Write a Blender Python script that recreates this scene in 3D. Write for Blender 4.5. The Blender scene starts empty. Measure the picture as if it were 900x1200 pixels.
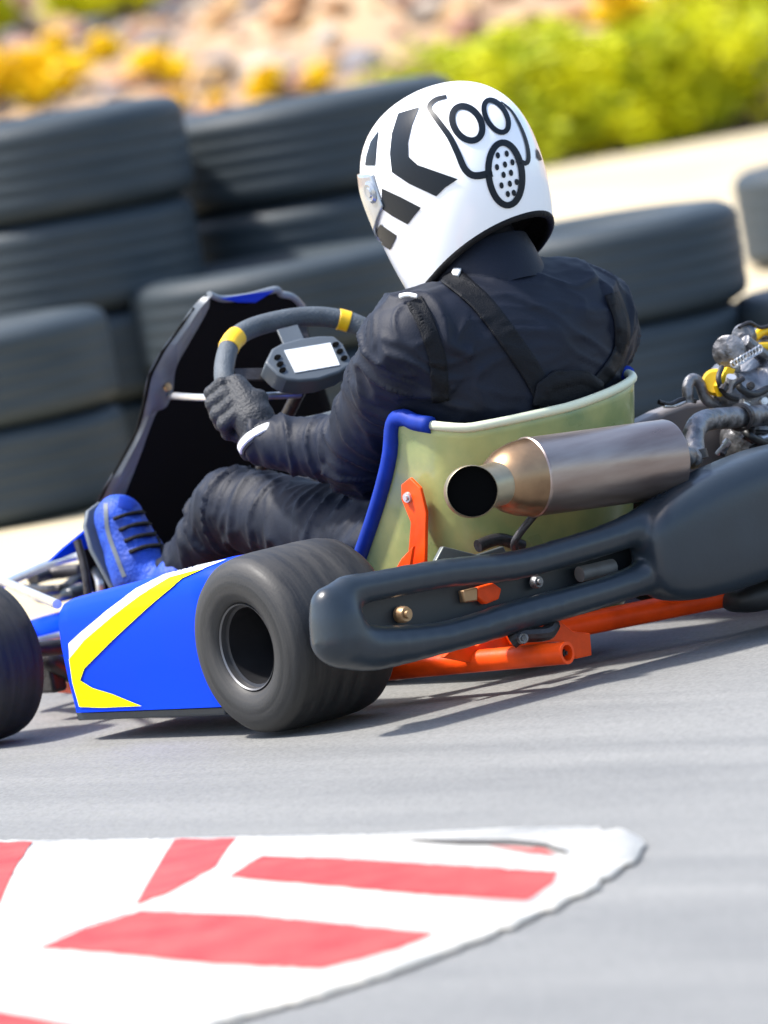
import bpy, bmesh, math, random
import numpy as np
from mathutils import Vector, Matrix, noise
from mathutils.bvhtree import BVHTree
random.seed(7); rng = np.random.default_rng(7)
R = math.radians
scene = bpy.context.scene
col = scene.collection
# ------------------------------------------------------------------ camera
PSI, ROLL, FPX, CAMH, DC = 36.0, 10.0, 8900.0, 1.22, 11.6
cr, sr = math.cos(R(ROLL)), math.sin(R(ROLL))
x1, y1 = 305*cr-865*sr, 305*sr+865*cr
xc, yc = 450*cr-600*sr, 450*sr+600*cr
pitch = math.atan((yc-(y1-FPX*CAMH/DC))/FPX)
az = R(PSI)+math.atan((xc-x1)/FPX)
CAM = Vector((-.68-DC*math.sin(R(PSI)), -DC*math.cos(R(PSI)), CAMH))
FW = Vector((math.sin(az)*math.cos(pitch), math.cos(az)*math.cos(pitch), -math.sin(pitch)))
_r = Vector((math.cos(az), -math.sin(az), 0)); _u = _r.cross(FW)
IX = cr*_r-sr*_u; IY = -sr*_r-cr*_u          # image right, image down
cd = bpy.data.cameras.new('camera'); co = bpy.data.objects.new('camera', cd); col.objects.link(co)
co.matrix_world = Matrix(((IX.x, -IY.x, -FW.x, CAM.x), (IX.y, -IY.y, -FW.y, CAM.y), (IX.z, -IY.z, -FW.z, CAM.z), (0, 0, 0, 1)))
cd.sensor_fit = 'VERTICAL'; cd.sensor_height = 36; cd.lens = FPX/1200*36
cd.clip_start = .5; cd.clip_end = 2000
cd.dof.use_dof = True; cd.dof.focus_distance = 11.7; cd.dof.aperture_fstop = 5.0
scene.camera = co
# ------------------------------------------------------------------ light
SUN_EL, SUN_AZ = 62.0, -52.0     # azimuth clockwise from +Y
w = bpy.data.worlds.new('World'); scene.world = w; w.use_nodes = True
nt = w.node_tree; bg = nt.nodes['Background']
sk = nt.nodes.new('ShaderNodeTexSky'); sk.sky_type = 'NISHITA'; sk.sun_disc = False
sk.sun_elevation = R(SUN_EL); sk.sun_rotation = R(SUN_AZ); sk.dust_density = 2.0; sk.air_density = 1.0
nt.links.new(sk.outputs[0], bg.inputs[0]); bg.inputs[1].default_value = 0.15
sd = bpy.data.lights.new('sun', 'SUN'); so = bpy.data.objects.new('sun', sd); col.objects.link(so)
sd.energy = 3.2; sd.angle = R(4); sd.color = (1, .96, .9)
dv = Vector((math.sin(R(SUN_AZ))*math.cos(R(SUN_EL)), math.cos(R(SUN_AZ))*math.cos(R(SUN_EL)), math.sin(R(SUN_EL))))
so.rotation_euler = dv.to_track_quat('Z', 'Y').to_euler()
scene.view_settings.view_transform = 'Standard'; scene.view_settings.look = 'None'
scene.view_settings.exposure = 1.3; scene.view_settings.gamma = 1
scene.cycles.use_denoising = True
scene.cycles.max_bounces = 6
# ------------------------------------------------------------------ helpers
def raydir(px, py): return (FW+IX*((px-450)/FPX)+IY*((py-600)/FPX))
def P(px, py, ax, val):
    d = raydir(px, py); return CAM+d*((val-CAM[ax])/d[ax])
def PP(px, py, pt, n):
    d = raydir(px, py); n = Vector(n); return CAM+d*((Vector(pt)-CAM).dot(n)/d.dot(n))
VD = Vector((math.sin(R(PSI)), math.cos(R(PSI)), 0)); RD = Vector((math.cos(R(PSI)), -math.sin(R(PSI)), 0))
def PD(px, py, dist): return PP(px, py, CAM+VD*dist, VD)

def mat(name, c, rough=.5, metal=0, coat=0, var=0, vscale=8, bump=0, bscale=60, c2=None, spec=.5, sheen=0, stretch=None, detail=6, rvar=0, trans=0):
    m = bpy.data.materials.new(name); m.use_nodes = True; t = m.node_tree; b = t.nodes['Principled BSDF']
    b.inputs['Base Color'].default_value = (*c, 1); b.inputs['Roughness'].default_value = rough
    b.inputs['Metallic'].default_value = metal; b.inputs['Coat Weight'].default_value = coat; b.inputs['Coat Roughness'].default_value = .06
    b.inputs['Specular IOR Level'].default_value = spec
    if sheen: b.inputs['Sheen Weight'].default_value = sheen; b.inputs['Sheen Roughness'].default_value = .4
    if trans:
        b.inputs['Subsurface Weight'].default_value = trans; b.inputs['Subsurface Radius'].default_value = (.03, .03, .02)
    tc = t.nodes.new('ShaderNodeTexCoord'); mp = t.nodes.new('ShaderNodeMapping'); t.links.new(tc.outputs['Object'], mp.inputs[0])
    if stretch: mp.inputs['Scale'].default_value = stretch
    if var or rvar:
        n = t.nodes.new('ShaderNodeTexNoise'); n.inputs['Scale'].default_value = vscale; n.inputs['Detail'].default_value = detail
        t.links.new(mp.outputs[0], n.inputs['Vector'])
        r = t.nodes.new('ShaderNodeValToRGB'); r.color_ramp.elements[0].position = .3; r.color_ramp.elements[1].position = .7
        k = c2 if c2 else tuple(x*(1-var) for x in c)
        r.color_ramp.elements[0].color = (*k, 1); r.color_ramp.elements[1].color = (*(tuple(min(1, x*(1+var*.5)) for x in c) if not c2 else c), 1)
        t.links.new(n.outputs[0], r.inputs[0])
        if var: t.links.new(r.outputs[0], b.inputs['Base Color'])
        if rvar:
            mr = t.nodes.new('ShaderNodeMapRange'); mr.inputs[1].default_value = .3; mr.inputs[2].default_value = .7
            mr.inputs[3].default_value = max(.02, rough-rvar); mr.inputs[4].default_value = min(1, rough+rvar)
            t.links.new(n.outputs[0], mr.inputs[0]); t.links.new(mr.outputs[0], b.inputs['Roughness'])
    if bump:
        n2 = t.nodes.new('ShaderNodeTexNoise'); n2.inputs['Scale'].default_value = bscale; n2.inputs['Detail'].default_value = 4
        t.links.new(tc.outputs['Object'], n2.inputs['Vector'])
        bp = t.nodes.new('ShaderNodeBump'); bp.inputs['Strength'].default_value = bump; bp.inputs['Distance'].default_value = .01
        t.links.new(n2.outputs[0], bp.inputs['Height']); t.links.new(bp.outputs[0], b.inputs['Normal'])
    return m

def link_mesh(name, me, m=None, parent=None, smooth=True):
    if m is not None:
        for q in (m if isinstance(m, list) else [m]): me.materials.append(q)
    if smooth: me.shade_smooth()
    o = bpy.data.objects.new(name, me); col.objects.link(o)
    if parent: o.parent = parent
    return o
def mesh_of(V, F): 
    me = bpy.data.meshes.new('m'); me.from_pydata([tuple(v) for v in V], [], F); me.update(); return me
class MB:
    def __init__(s): s.V = []; s.F = []
    def add(s, V, F):
        k = len(s.V); s.V += [Vector(v) for v in V]; s.F += [tuple(i+k for i in f) for f in F]; return s
    def build(s, name, m, parent=None, smooth=True, bevel=0, subsurf=0, sharp=35):
        me = mesh_of(s.V, s.F)
        bm = bmesh.new(); bm.from_mesh(me); bmesh.ops.recalc_face_normals(bm, faces=bm.faces); bm.to_mesh(me); bm.free()
        o = link_mesh(name, me, m, parent, smooth)
        if bevel:
            b = o.modifiers.new('bevel', 'BEVEL'); b.width = bevel; b.segments = 3; b.limit_method = 'ANGLE'; b.angle_limit = R(40)
        if subsurf:
            q = o.modifiers.new('sub', 'SUBSURF'); q.levels = q.render_levels = subsurf
        if smooth and sharp: me.set_sharp_from_angle(angle=R(sharp))
        return o
def frame_of(d):
    d = Vector(d).normalized(); a = Vector((0, 0, 1)) if abs(d.z) < .9 else Vector((0, 1, 0))
    x = d.cross(a).normalized(); return x, x.cross(d).normalized(), d
def spline(pts, n=8, closed=False):
    pts = [Vector(p) for p in pts]; out = []; N = len(pts)
    for i in range(N if closed else N-1):
        g = (lambda k: pts[k % N]) if closed else (lambda k: pts[max(0, min(N-1, k))])
        p0, p1, p2, p3 = g(i-1), g(i), g(i+1), g(i+2)
        for j in range(n):
            t = j/n
            out.append(.5*((2*p1)+(p2-p0)*t+(2*p0-5*p1+4*p2-p3)*t*t+(3*p1-p0-3*p2+p3)*t**3))
    if not closed: out.append(pts[-1])
    return out
def tube(mb, pts, r, seg=14, closed=False, caps=True, squash=None):
    pts = [Vector(p) for p in pts]; N = len(pts); V = []; F = []; px = None
    for i, p in enumerate(pts):
        a = pts[(i-1) % N] if (closed or i > 0) else p; b = pts[(i+1) % N] if (closed or i < N-1) else p
        d = (b-a).normalized()
        if px is None: px = frame_of(d)[0]
        px = (px-d*px.dot(d)).normalized(); py = d.cross(px)
        rr = r[i] if isinstance(r, (list, tuple)) else r
        for k in range(seg):
            t = 2*math.pi*k/seg; V.append(p+px*(rr*math.cos(t))+py*(rr*math.sin(t)*(squash or 1)))
    for i in range(N if closed else N-1):
        for k in range(seg):
            a, b = i*seg+k, i*seg+(k+1) % seg; c, d = ((i+1) % N)*seg+(k+1) % seg, ((i+1) % N)*seg+k
            F.append((a, b, c, d))
    if caps and not closed: F.append(tuple(range(seg))); F.append(tuple((N-1)*seg+k for k in range(seg)))
    return mb.add(V, F)
def lathe(mb, prof, org, axis, seg=48, closed=False):
    """prof: list of (radius, distance along axis)"""
    x, y, d = frame_of(axis); org = Vector(org); V = []; F = []; n = len(prof)
    for k in range(seg):
        t = 2*math.pi*k/seg; e = x*math.cos(t)+y*math.sin(t)
        for (r_, a) in prof: V.append(org+e*r_+d*a)
    for k in range(seg):
        for j in range(n if closed else n-1):
            a, b = k*n+j, k*n+(j+1) % n; c, d_ = ((k+1) % seg)*n+(j+1) % n, ((k+1) % seg)*n+j
            F.append((a, b, c, d_))
    return mb.add(V, F)
def box(mb, c, s, rot=None):
    M = rot if rot else Matrix.Identity(3); c = Vector(c)
    V = [c+M@Vector((sx*s[0]/2, sy*s[1]/2, sz*s[2]/2)) for sx in (-1, 1) for sy in (-1, 1) for sz in (-1, 1)]
    return mb.add(V, [(0, 1, 3, 2), (4, 6, 7, 5), (0, 4, 5, 1), (2, 3, 7, 6), (0, 2, 6, 4), (1, 5, 7, 3)])
def prism(mb, poly, off):
    """poly: 3D points, extruded by the vector off"""
    n = len(poly); off = Vector(off); V = [Vector(p) for p in poly]+[Vector(p)+off for p in poly]
    return mb.add(V, [tuple(range(n)), tuple(range(2*n-1, n-1, -1))]+[(i, (i+1) % n, n+(i+1) % n, n+i) for i in range(n)])
def bolt(name, p, axis, r, m, parent, h=.006):
    mb = MB(); lathe(mb, [(0, h), (r*.45, h), (r*.5, h*.5), (r*.85, h*.5), (r, 0), (r, -h)], p, axis, 12)
    return mb.build(name, m, parent)
def ngon_decal(px_polys, bvh, off, step=4):
    """outlines in picture coordinates laid onto a real surface, as a sticker is"""
    bm = bmesh.new()
    for poly in px_polys:
        vs = [bm.verts.new((x, y, 0)) for x, y in poly]
        bm.faces.new(vs)
    bmesh.ops.triangulate(bm, faces=bm.faces[:])
    for _ in range(6):
        long = [e for e in bm.edges if e.calc_length() > step]
        if not long: break
        bmesh.ops.subdivide_edges(bm, edges=long, cuts=1); bmesh.ops.triangulate(bm, faces=bm.faces[:])
    bmesh.ops.remove_doubles(bm, verts=bm.verts, dist=.01)
    bad = []
    for v in bm.verts:
        d = raydir(v.co.x, v.co.y).normalized(); loc, n, i, ds = bvh.ray_cast(CAM, d)
        if loc is None: bad.append(v)
        else:
            if n.dot(d) > 0: n = -n
            v.co = loc+n*off
    if bad: bmesh.ops.delete(bm, geom=bad, context='VERTS')
    bmesh.ops.recalc_face_normals(bm, faces=bm.faces)
    return bm
def decal(name, polys, bvh, m, parent, off=.001, step=4, thick=0):
    bm = ngon_decal(polys, bvh, off, step); me = bpy.data.meshes.new(name); bm.to_mesh(me); bm.free()
    # make normals face the camera side
    if len(me.polygons):
        s = sum((p.normal.dot(CAM-p.center) > 0) for p in me.polygons)
        if s < len(me.polygons)/2: me.flip_normals()
    o = link_mesh(name, me, m, parent)
    if thick:
        q = o.modifiers.new('solid', 'SOLIDIFY'); q.thickness = thick; q.offset = 1
    return o
def stroke(pts, wd, n=6, closed=False):
    """a painted line of a width, as quads"""
    p = [Vector((a, b, 0)) for a, b in pts]; s = spline(p, n, closed); N = len(s); L = []; Rr = []
    for i in range(N):
        a = s[(i-1) % N] if closed or i else s[0]; b = s[(i+1) % N] if closed or i < N-1 else s[-1]
        d = (b-a).normalized(); q = Vector((-d.y, d.x, 0))
        ww = wd[0]+(wd[1]-wd[0])*i/(N-1) if isinstance(wd, tuple) else wd
        L.append(s[i]+q*ww/2); Rr.append(s[i]-q*ww/2)
    return [[(L[i].x, L[i].y), (L[(i+1) % N].x, L[(i+1) % N].y), (Rr[(i+1) % N].x, Rr[(i+1) % N].y), (Rr[i].x, Rr[i].y)] for i in range(N if closed else N-1)]
def ellipse(cx, cy, a, b, rot=0, n=20):
    c, s = math.cos(R(rot)), math.sin(R(rot))
    return [(cx+a*math.cos(t)*c-b*math.sin(t)*s, cy+a*math.cos(t)*s+b*math.sin(t)*c) for t in [2*math.pi*k/n for k in range(n)]]
def bvh_of(objs):
    V = []; F = []
    for o in objs:
        k = len(V); V += [o.matrix_world@v.co for v in o.data.vertices]; F += [tuple(i+k for i in p.vertices) for p in o.data.polygons]
    return BVHTree.FromPolygons(V, F)
# --- signed distance modelling with surface nets
def nets(field, lo, hi, h):
    lo = np.array(lo, np.float32); n = np.ceil((np.array(hi)-lo)/h).astype(int)+1
    ax = [lo[i]+h*np.arange(n[i], dtype=np.float32) for i in range(3)]
    X, Y, Z = np.meshgrid(*ax, indexing='ij'); f = field(X, Y, Z); del X, Y, Z
    s = f < 0; cnt = np.zeros(n-1, np.float32); acc = np.zeros((*(n-1), 3), np.float32)
    def sl(a, b, c): return (slice(a, n[0]-1+a), slice(b, n[1]-1+b), slice(c, n[2]-1+c))
    corners = [(a, b, c) for a in (0, 1) for b in (0, 1) for c in (0, 1)]
    for c0 in corners:
        for d in range(3):
            if c0[d]: continue
            c1 = list(c0); c1[d] = 1
            f0, f1 = f[sl(*c0)], f[sl(*c1)]; m = s[sl(*c0)] != s[sl(*c1)]
            t = np.where(m, f0/np.where(m, f0-f1, 1), 0)
            for k in range(3): acc[..., k] += np.where(m, c0[k]+(t if k == d else 0), 0)
            cnt += m
    act = cnt > 0; idx = -np.ones(n-1, np.int64); idx[act] = np.arange(act.sum())
    base = np.argwhere(act); V = lo+h*(base+acc[act]/cnt[act][:, None]); Fs = []
    for d in range(3):
        a, b = [k for k in range(3) if k != d]
        i0 = [slice(1, n[k]-1) for k in range(3)]; i0[d] = slice(0, n[d]-1); i1 = list(i0); i1[d] = slice(1, n[d])
        m = s[tuple(i0)] != s[tuple(i1)]; q = np.argwhere(m); q[:, a] += 1; q[:, b] += 1
        def g(da, db):
            r = q.copy(); r[:, a] -= da; r[:, b] -= db; return idx[r[:, 0], r[:, 1], r[:, 2]]
        quad = np.stack([g(1, 1), g(0, 1), g(0, 0), g(1, 0)], 1)
        sgn = s[tuple(i0)][m]; flip = sgn if d != 1 else ~sgn
        quad[~flip] = quad[~flip][:, ::-1]; Fs.append(quad)
    Fq = np.concatenate(Fs); return V, Fq
def smin(a, b, k):
    if k <= 0: return np.minimum(a, b)
    h = np.clip(.5+.5*(b-a)/k, 0, 1); return b*(1-h)+a*h-k*h*(1-h)
def cap(X, Y, Z, a, b, ra, rb):
    a = np.array(a, np.float32); d = np.array(b, np.float32)-a; L = float(d@d)
    t = np.clip(((X-a[0])*d[0]+(Y-a[1])*d[1]+(Z-a[2])*d[2])/L, 0, 1)
    return np.sqrt((X-a[0]-t*d[0])**2+(Y-a[1]-t*d[1])**2+(Z-a[2]-t*d[2])**2)-(ra+(rb-ra)*t)
def ell(X, Y, Z, c, r, rx=0, p=2):
    y = Y-c[1]; z = Z-c[2]; cc, ss = math.cos(rx), math.sin(rx); y, z = y*cc+z*ss, -y*ss+z*cc
    k = (np.abs((X-c[0])/r[0])**p+np.abs(y/r[1])**p+np.abs(z/r[2])**p)**(1/p); return (k-1)*min(r)
def nets_obj(name, field, lo, hi, h, m, parent, disp=None, relax=2):
    V, Fq = nets(field, lo, hi, h); me = bpy.data.meshes.new(name)
    me.vertices.add(len(V)); me.vertices.foreach_set('co', V.astype(np.float32).ravel())
    me.loops.add(len(Fq)*4); me.loops.foreach_set('vertex_index', Fq.ravel().astype(np.int32))
    me.polygons.add(len(Fq)); me.polygons.foreach_set('loop_start', np.arange(0, len(Fq)*4, 4, dtype=np.int32))
    me.update(calc_edges=True); me.validate()
    bm = bmesh.new(); bm.from_mesh(me)
    for _ in range(relax): bmesh.ops.smooth_vert(bm, verts=bm.verts, factor=.5, use_axis_x=True, use_axis_y=True, use_axis_z=True)
    bmesh.ops.recalc_face_normals(bm, faces=bm.faces); bm.normal_update()
    if disp:
        dd = [disp(v.co, v.normal) for v in bm.verts]
        for v, d_ in zip(bm.verts, dd): v.co += v.normal*d_
    bm.to_mesh(me); bm.free()
    return link_mesh(name, me, m, parent)
def tag(o, label, cat, group=None, kind=None):
    o['label'] = label
    if cat: o['category'] = cat
    if group: o['group'] = group
    if kind: o['kind'] = kind
def empty(name, loc=(0, 0, 0)):
    o = bpy.data.objects.new(name, None); o.location = loc; col.objects.link(o); o.empty_display_size = .1; return o
def reparent(o, p):       # keep world placement under an Empty that has a location
    o.parent = p; o.matrix_parent_inverse = Matrix.Translation(-Vector(p.location))

# ------------------------------------------------------------------ materials
M = {}
M['suit'] = mat('suit_nylon', (.0036, .0068, .0170), .60, var=.3, vscale=14, bump=.10, bscale=420, sheen=.02, spec=.28)
M['suit2'] = mat('suit_webbing', (.0035, .0045, .007), .6, bump=.3, bscale=500, spec=.2)
M['glove'] = mat('glove_cloth', (.012, .015, .021), .6, bump=.35, bscale=220, var=.3, vscale=20)
M['white'] = mat('white_shell', (.86, .87, .88), .22, coat=.6, var=.03, vscale=5)
M['piping'] = mat('white_piping', (.75, .75, .73), .5)
M['black'] = mat('black_vinyl', (.004, .008, .014), .42, spec=.25)
M['lining'] = mat('black_lining', (.006, .006, .007), .7, bump=.3, bscale=200, spec=.2)
M['visor'] = mat('clear_visor', (.30, .33, .37), .12, metal=.35, coat=.6, var=.3, vscale=18)
M['blue'] = mat('blue_bodywork', (.0, .044, .68), .45, var=.06, vscale=5, rvar=.08, spec=.10)
M['yellow'] = mat('yellow_vinyl', (.98, .93, .0), .45, spec=.08)
M['bumper'] = mat('dark_grey_plastic', (.017, .025, .034), .33, var=.15, vscale=9, rvar=.06, bump=.03, bscale=90, spec=.5)
M['rubber'] = mat('kart_slick_rubber', (.018, .018, .019), .5, var=.2, vscale=9, bump=.04, bscale=160, rvar=.08)
M['rim'] = mat('rim_dark_metal', (.03, .03, .033), .4, metal=.5, var=.3, vscale=20)
M['lip'] = mat('rim_edge_alloy', (.14, .14, .145), .45, metal=.8)
M['orange'] = mat('orange_powder_coat', (.95, .075, .004), .42, spec=.25, var=.3, vscale=22, bump=.05, bscale=80)
M['steel'] = mat('cast_alloy', (.22, .22, .23), .42, metal=.75, var=.65, vscale=45, bump=.35, bscale=90, rvar=.15)
M['chrome'] = mat('bright_tube', (.62, .62, .63), .28, metal=.6, var=.2, vscale=20)
M['dsteel'] = mat('dark_steel', (.05, .045, .045), .45, metal=.6, var=.4, vscale=30, bump=.2, bscale=90)
M['muffler'] = mat('brushed_muffler_steel', (.48, .41, .37), .34, metal=.85, c2=(.20, .14, .12), var=.3, vscale=6, stretch=(.6, 3, 3), rvar=.08)
M['burnt'] = mat('heat_tinted_steel', (.42, .27, .15), .36, metal=.8, c2=(.16, .10, .06), var=.4, vscale=11, rvar=.1)
M['outlet'] = mat('outlet_steel', (.40, .36, .26), .4, metal=.7, c2=(.22, .17, .10), var=.4, vscale=12)
M['soot'] = mat('soot', (.002, .002, .002), .9, spec=.05)
M['seat'] = mat('pale_green_fibreglass', (.44, .43, .15), .32, c2=(.13, .21, .085), var=.5, vscale=7.5, coat=.2, detail=10, bump=.12, bscale=24, rvar=.1)
M['seatrim'] = mat('seat_edge_cream', (.66, .68, .48), .4)
M['trimblue'] = mat('blue_edge_tape', (.002, .030, .30), .6, spec=.25, var=.3, vscale=25)
M['wheelrim'] = mat('grey_suede_grip', (.07, .085, .10), .6, var=.25, vscale=40, bump=.3, bscale=300)
M['band'] = mat('yellow_tape', (.85, .50, .01), .45)
M['plastic'] = mat('dash_housing', (.085, .10, .115), .4, var=.1)
M['screen'] = mat('pale_display', (.75, .78, .80), .3, coat=.3)
M['fairing'] = mat('fairing_grey_edge', (.17, .19, .21), .38, var=.35, vscale=14, rvar=.1)
M['fairin'] = mat('fairing_black_inside', (.004, .004, .0045), .8, spec=.1)
M['boot'] = mat('blue_boot_suede', (.006, .07, .50), .6, c2=(.004, .035, .26), var=.5, vscale=28, bump=.3, bscale=150)
M['bootgrey'] = mat('boot_grey_sole', (.10, .12, .14), .6)
M['gold'] = mat('yellow_anodised', (.85, .52, .01), .3, metal=.35, var=.2, vscale=30)
M['pink'] = mat('pink_tag', (.75, .12, .55), .5)
M['floor'] = mat('floor_tray', (.03, .03, .03), .5, metal=.4)

def slick_mat():
    m = mat('worn_slick', (.017, .017, .018), .55, bump=.05, bscale=200, spec=.4); t = m.node_tree; b = t.nodes['Principled BSDF']; L = t.links
    tc = t.nodes.new('ShaderNodeTexCoord'); sp = t.nodes.new('ShaderNodeSeparateXYZ'); L.new(tc.outputs['Object'], sp.inputs[0])
    cb = t.nodes.new('ShaderNodeCombineXYZ'); L.new(sp.outputs[1], cb.inputs[0]); L.new(sp.outputs[2], cb.inputs[1])
    ln = t.nodes.new('ShaderNodeVectorMath'); ln.operation = 'LENGTH'; L.new(cb.outputs[0], ln.inputs[0])
    nz = t.nodes.new('ShaderNodeTexNoise'); nz.inputs['Scale'].default_value = 9; L.new(tc.outputs['Object'], nz.inputs['Vector'])
    c2 = t.nodes.new('ShaderNodeCombineXYZ')
    m1 = t.nodes.new('ShaderNodeMath'); m1.operation = 'MULTIPLY'; m1.inputs[1].default_value = 14; L.new(ln.outputs['Value'], m1.inputs[0])
    m2 = t.nodes.new('ShaderNodeMath'); m2.operation = 'MULTIPLY'; m2.inputs[1].default_value = 9; L.new(sp.outputs[0], m2.inputs[0])
    m3 = t.nodes.new('ShaderNodeMath'); m3.operation = 'MULTIPLY'; m3.inputs[1].default_value = .35; L.new(nz.outputs[0], m3.inputs[0])
    L.new(m1.outputs[0], c2.inputs[0]); L.new(m2.outputs[0], c2.inputs[1]); L.new(m3.outputs[0], c2.inputs[2])
    n = t.nodes.new('ShaderNodeTexNoise'); n.inputs['Scale'].default_value = 6; n.inputs['Detail'].default_value = 8; n.inputs['Roughness'].default_value = .65; L.new(c2.outputs[0], n.inputs['Vector'])
    r = t.nodes.new('ShaderNodeValToRGB'); r.color_ramp.elements[0].position = .36; r.color_ramp.elements[1].position = .68
    r.color_ramp.elements[0].color = (.011, .011, .012, 1); r.color_ramp.elements[1].color = (.040, .038, .036, 1)
    L.new(n.outputs[0], r.inputs[0]); L.new(r.outputs[0], b.inputs['Base Color'])
    mr = t.nodes.new('ShaderNodeMapRange'); mr.inputs[1].default_value = .3; mr.inputs[2].default_value = .7; mr.inputs[3].default_value = .42; mr.inputs[4].default_value = .72
    L.new(n.outputs[0], mr.inputs[0]); L.new(mr.outputs[0], b.inputs['Roughness']); return m
M['slick'] = slick_mat()
# ------------------------------------------------------------------ ground
def ground_sheet(name, poly, z, m, label):
    mb = MB(); mb.add([(p[0], p[1], z) for p in poly], [tuple(range(len(poly)))])
    o = mb.build(name, m, smooth=False); tag(o, label, None, kind='structure'); return o
def road_mat():
    m = mat('track_asphalt', (.19, .195, .205), .75, spec=.35); t = m.node_tree; b = t.nodes['Principled BSDF']; L = t.links
    tc = t.nodes.new('ShaderNodeTexCoord')
    mp = t.nodes.new('ShaderNodeMapping'); mp.inputs['Rotation'].default_value = (0, 0, R(24)); mp.inputs['Scale'].default_value = (4.2, .42, 1)
    L.new(tc.outputs['Object'], mp.inputs[0])
    n1 = t.nodes.new('ShaderNodeTexNoise'); n1.inputs['Scale'].default_value = 1.6; n1.inputs['Detail'].default_value = 7; n1.inputs['Roughness'].default_value = .6; L.new(mp.outputs[0], n1.inputs['Vector'])
    n2 = t.nodes.new('ShaderNodeTexNoise'); n2.inputs['Scale'].default_value = 160; n2.inputs['Detail'].default_value = 3; L.new(tc.outputs['Object'], n2.inputs['Vector'])
    r1 = t.nodes.new('ShaderNodeValToRGB'); r1.color_ramp.elements[0].position = .34; r1.color_ramp.elements[1].position = .62
    r1.color_ramp.elements[0].color = (.165, .166, .160, 1); r1.color_ramp.elements[1].color = (.212, .211, .200, 1)
    L.new(n1.outputs[0], r1.inputs[0])
    mx = t.nodes.new('ShaderNodeMix'); mx.data_type = 'RGBA'; mx.blend_type = 'MULTIPLY'; mx.inputs[0].default_value = .55
    r2 = t.nodes.new('ShaderNodeValToRGB'); r2.color_ramp.elements[0].position = .35; r2.color_ramp.elements[1].position = .6
    r2.color_ramp.elements[0].color = (.55, .55, .55, 1); r2.color_ramp.elements[1].color = (1, 1, 1, 1); L.new(n2.outputs[0], r2.inputs[0])
    L.new(r1.outputs[0], mx.inputs[6]); L.new(r2.outputs[0], mx.inputs[7]); L.new(mx.outputs[2], b.inputs['Base Color'])
    bp = t.nodes.new('ShaderNodeBump'); bp.inputs['Strength'].default_value = .35; bp.inputs['Distance'].default_value = .004
    L.new(n2.outputs[0], bp.inputs['Height']); L.new(bp.outputs[0], b.inputs['Normal'])
    return m
M['road'] = road_mat()
M['sand_and_glare'] = mat('pale_sand_and_glare', (.52, .44, .29), .9, c2=(.38, .31, .19), var=.3, vscale=.9, detail=8, bump=.3, bscale=25)
g = ground_sheet('ground', [(-700, -700), (700, -700), (700, 900), (-700, 900)], -.012, mat('earth', (.40, .36, .29), .95, var=.3, vscale=.5, bump=.3, bscale=10), 'dry pale earth around the track')
A = P(0, 775, 2, 0); B = P(800, 474, 2, 0); dA = (B-A).normalized(); nA = Vector((-dA.y, dA.x, 0))  # edge slanted nearer at left; that pale wedge paints glare lying on asphalt
if nA.dot(VD) < 0: nA = -nA
A0 = A-dA*45; B0 = B+dA*60
o = ground_sheet('race_track', [A0, B0, B0-nA*30, A0-nA*30], -.004, M['road'], 'smooth grey asphalt race track with darker streaks')
A1, B1 = A0+nA*0.0, B0
o = ground_sheet('run_off_and_glare', [A0+nA*22, B0+nA*22, B0, A0], -.0045, M['sand_and_glare'], 'pale sandy run off strip behind the kart, its near left wedge painting glare on asphalt')
# sun bleached bank
def bank():
    nx, ny = 120, 60; V = []; F = []
    for j in range(ny+1):
        for i in range(nx+1):
            s = -30+60*i/nx; t = (j/ny)**1.5; d = 32+70*t
            z = .36*(d-32.5)*(1 if d < 50 else 1)-.05; z = z if d < 45 else .36*12.5+(d-45)*.12
            p = CAM+RD*s+VD*d; q = Vector((p.x, p.y, 0))
            z += .22*noise.fractal(q*.7, .9, 2, 4)*min(1, max(0, (d-32.3)/1.5)); V.append((p.x, p.y, max(z, -.05)))
    for j in range(ny):
        for i in range(nx):
            a = j*(nx+1)+i; F.append((a, a+1, a+nx+2, a+nx+1))
    return V, F
V, F = bank(); mb = MB(); mb.add(V, F)
hm = mat('rubble_earth', (.47, .32, .18), .95, c2=(.27, .19, .13), var=.4, vscale=1.6, detail=10, bump=.8, bscale=12)
hill = mb.build('hillside', hm, sharp=0); tag(hill, 'stony tan dirt bank behind the tyre barrier', None, kind='structure')
hb = bvh_of([hill])
def on_hill(px, py):
    d = raydir(px, py).normalized(); r_ = hb.ray_cast(CAM, d); return r_[0]
# rubble
rm = [mat('stone_'+n, c, .9, var=.3, vscale=6, bump=.5, bscale=20) for n, c in dict(pink=(.40, .22, .15), tan=(.46, .29, .13), pale=(.46, .38, .30), grey=(.24, .22, .22), rust=(.38, .19, .08)).items()]
ico = bmesh.new(); bmesh.ops.create_icosphere(ico, subdivisions=1, radius=1); iv = [v.co.copy() for v in ico.verts]; jf = [tuple(v.index for v in f.verts) for f in ico.faces]; ico.free()
V = []; F = []; MI = []
for k in range(8000):
    s = random.uniform(-5.5, 5.5); d = 32.8+random.random()**1.2*13; p = CAM+RD*s+VD*d
    h_ = hb.ray_cast(Vector((p.x, p.y, 30)), Vector((0, 0, -1)))[0]
    if h_ is None: continue
    r_ = .025+.10*random.random()**3; sc = Vector((random.uniform(.7, 1.4), random.uniform(.7, 1.4), random.uniform(.5, .9)))*r_
    rot = Matrix.Rotation(random.random()*6.3, 3, 'Z')@Matrix.Rotation(random.uniform(-.5, .5), 3, 'X'); b0 = len(V)
    for v in iv: V.append(h_+rot@Vector((v.x*sc.x, v.y*sc.y, v.z*sc.z))*(1+.25*noise.noise(v*2+h_*9))+Vector((0, 0, r_*.2)))
    for f in jf: F.append(tuple(i+b0 for i in f)); MI.append(k % 5)
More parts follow.
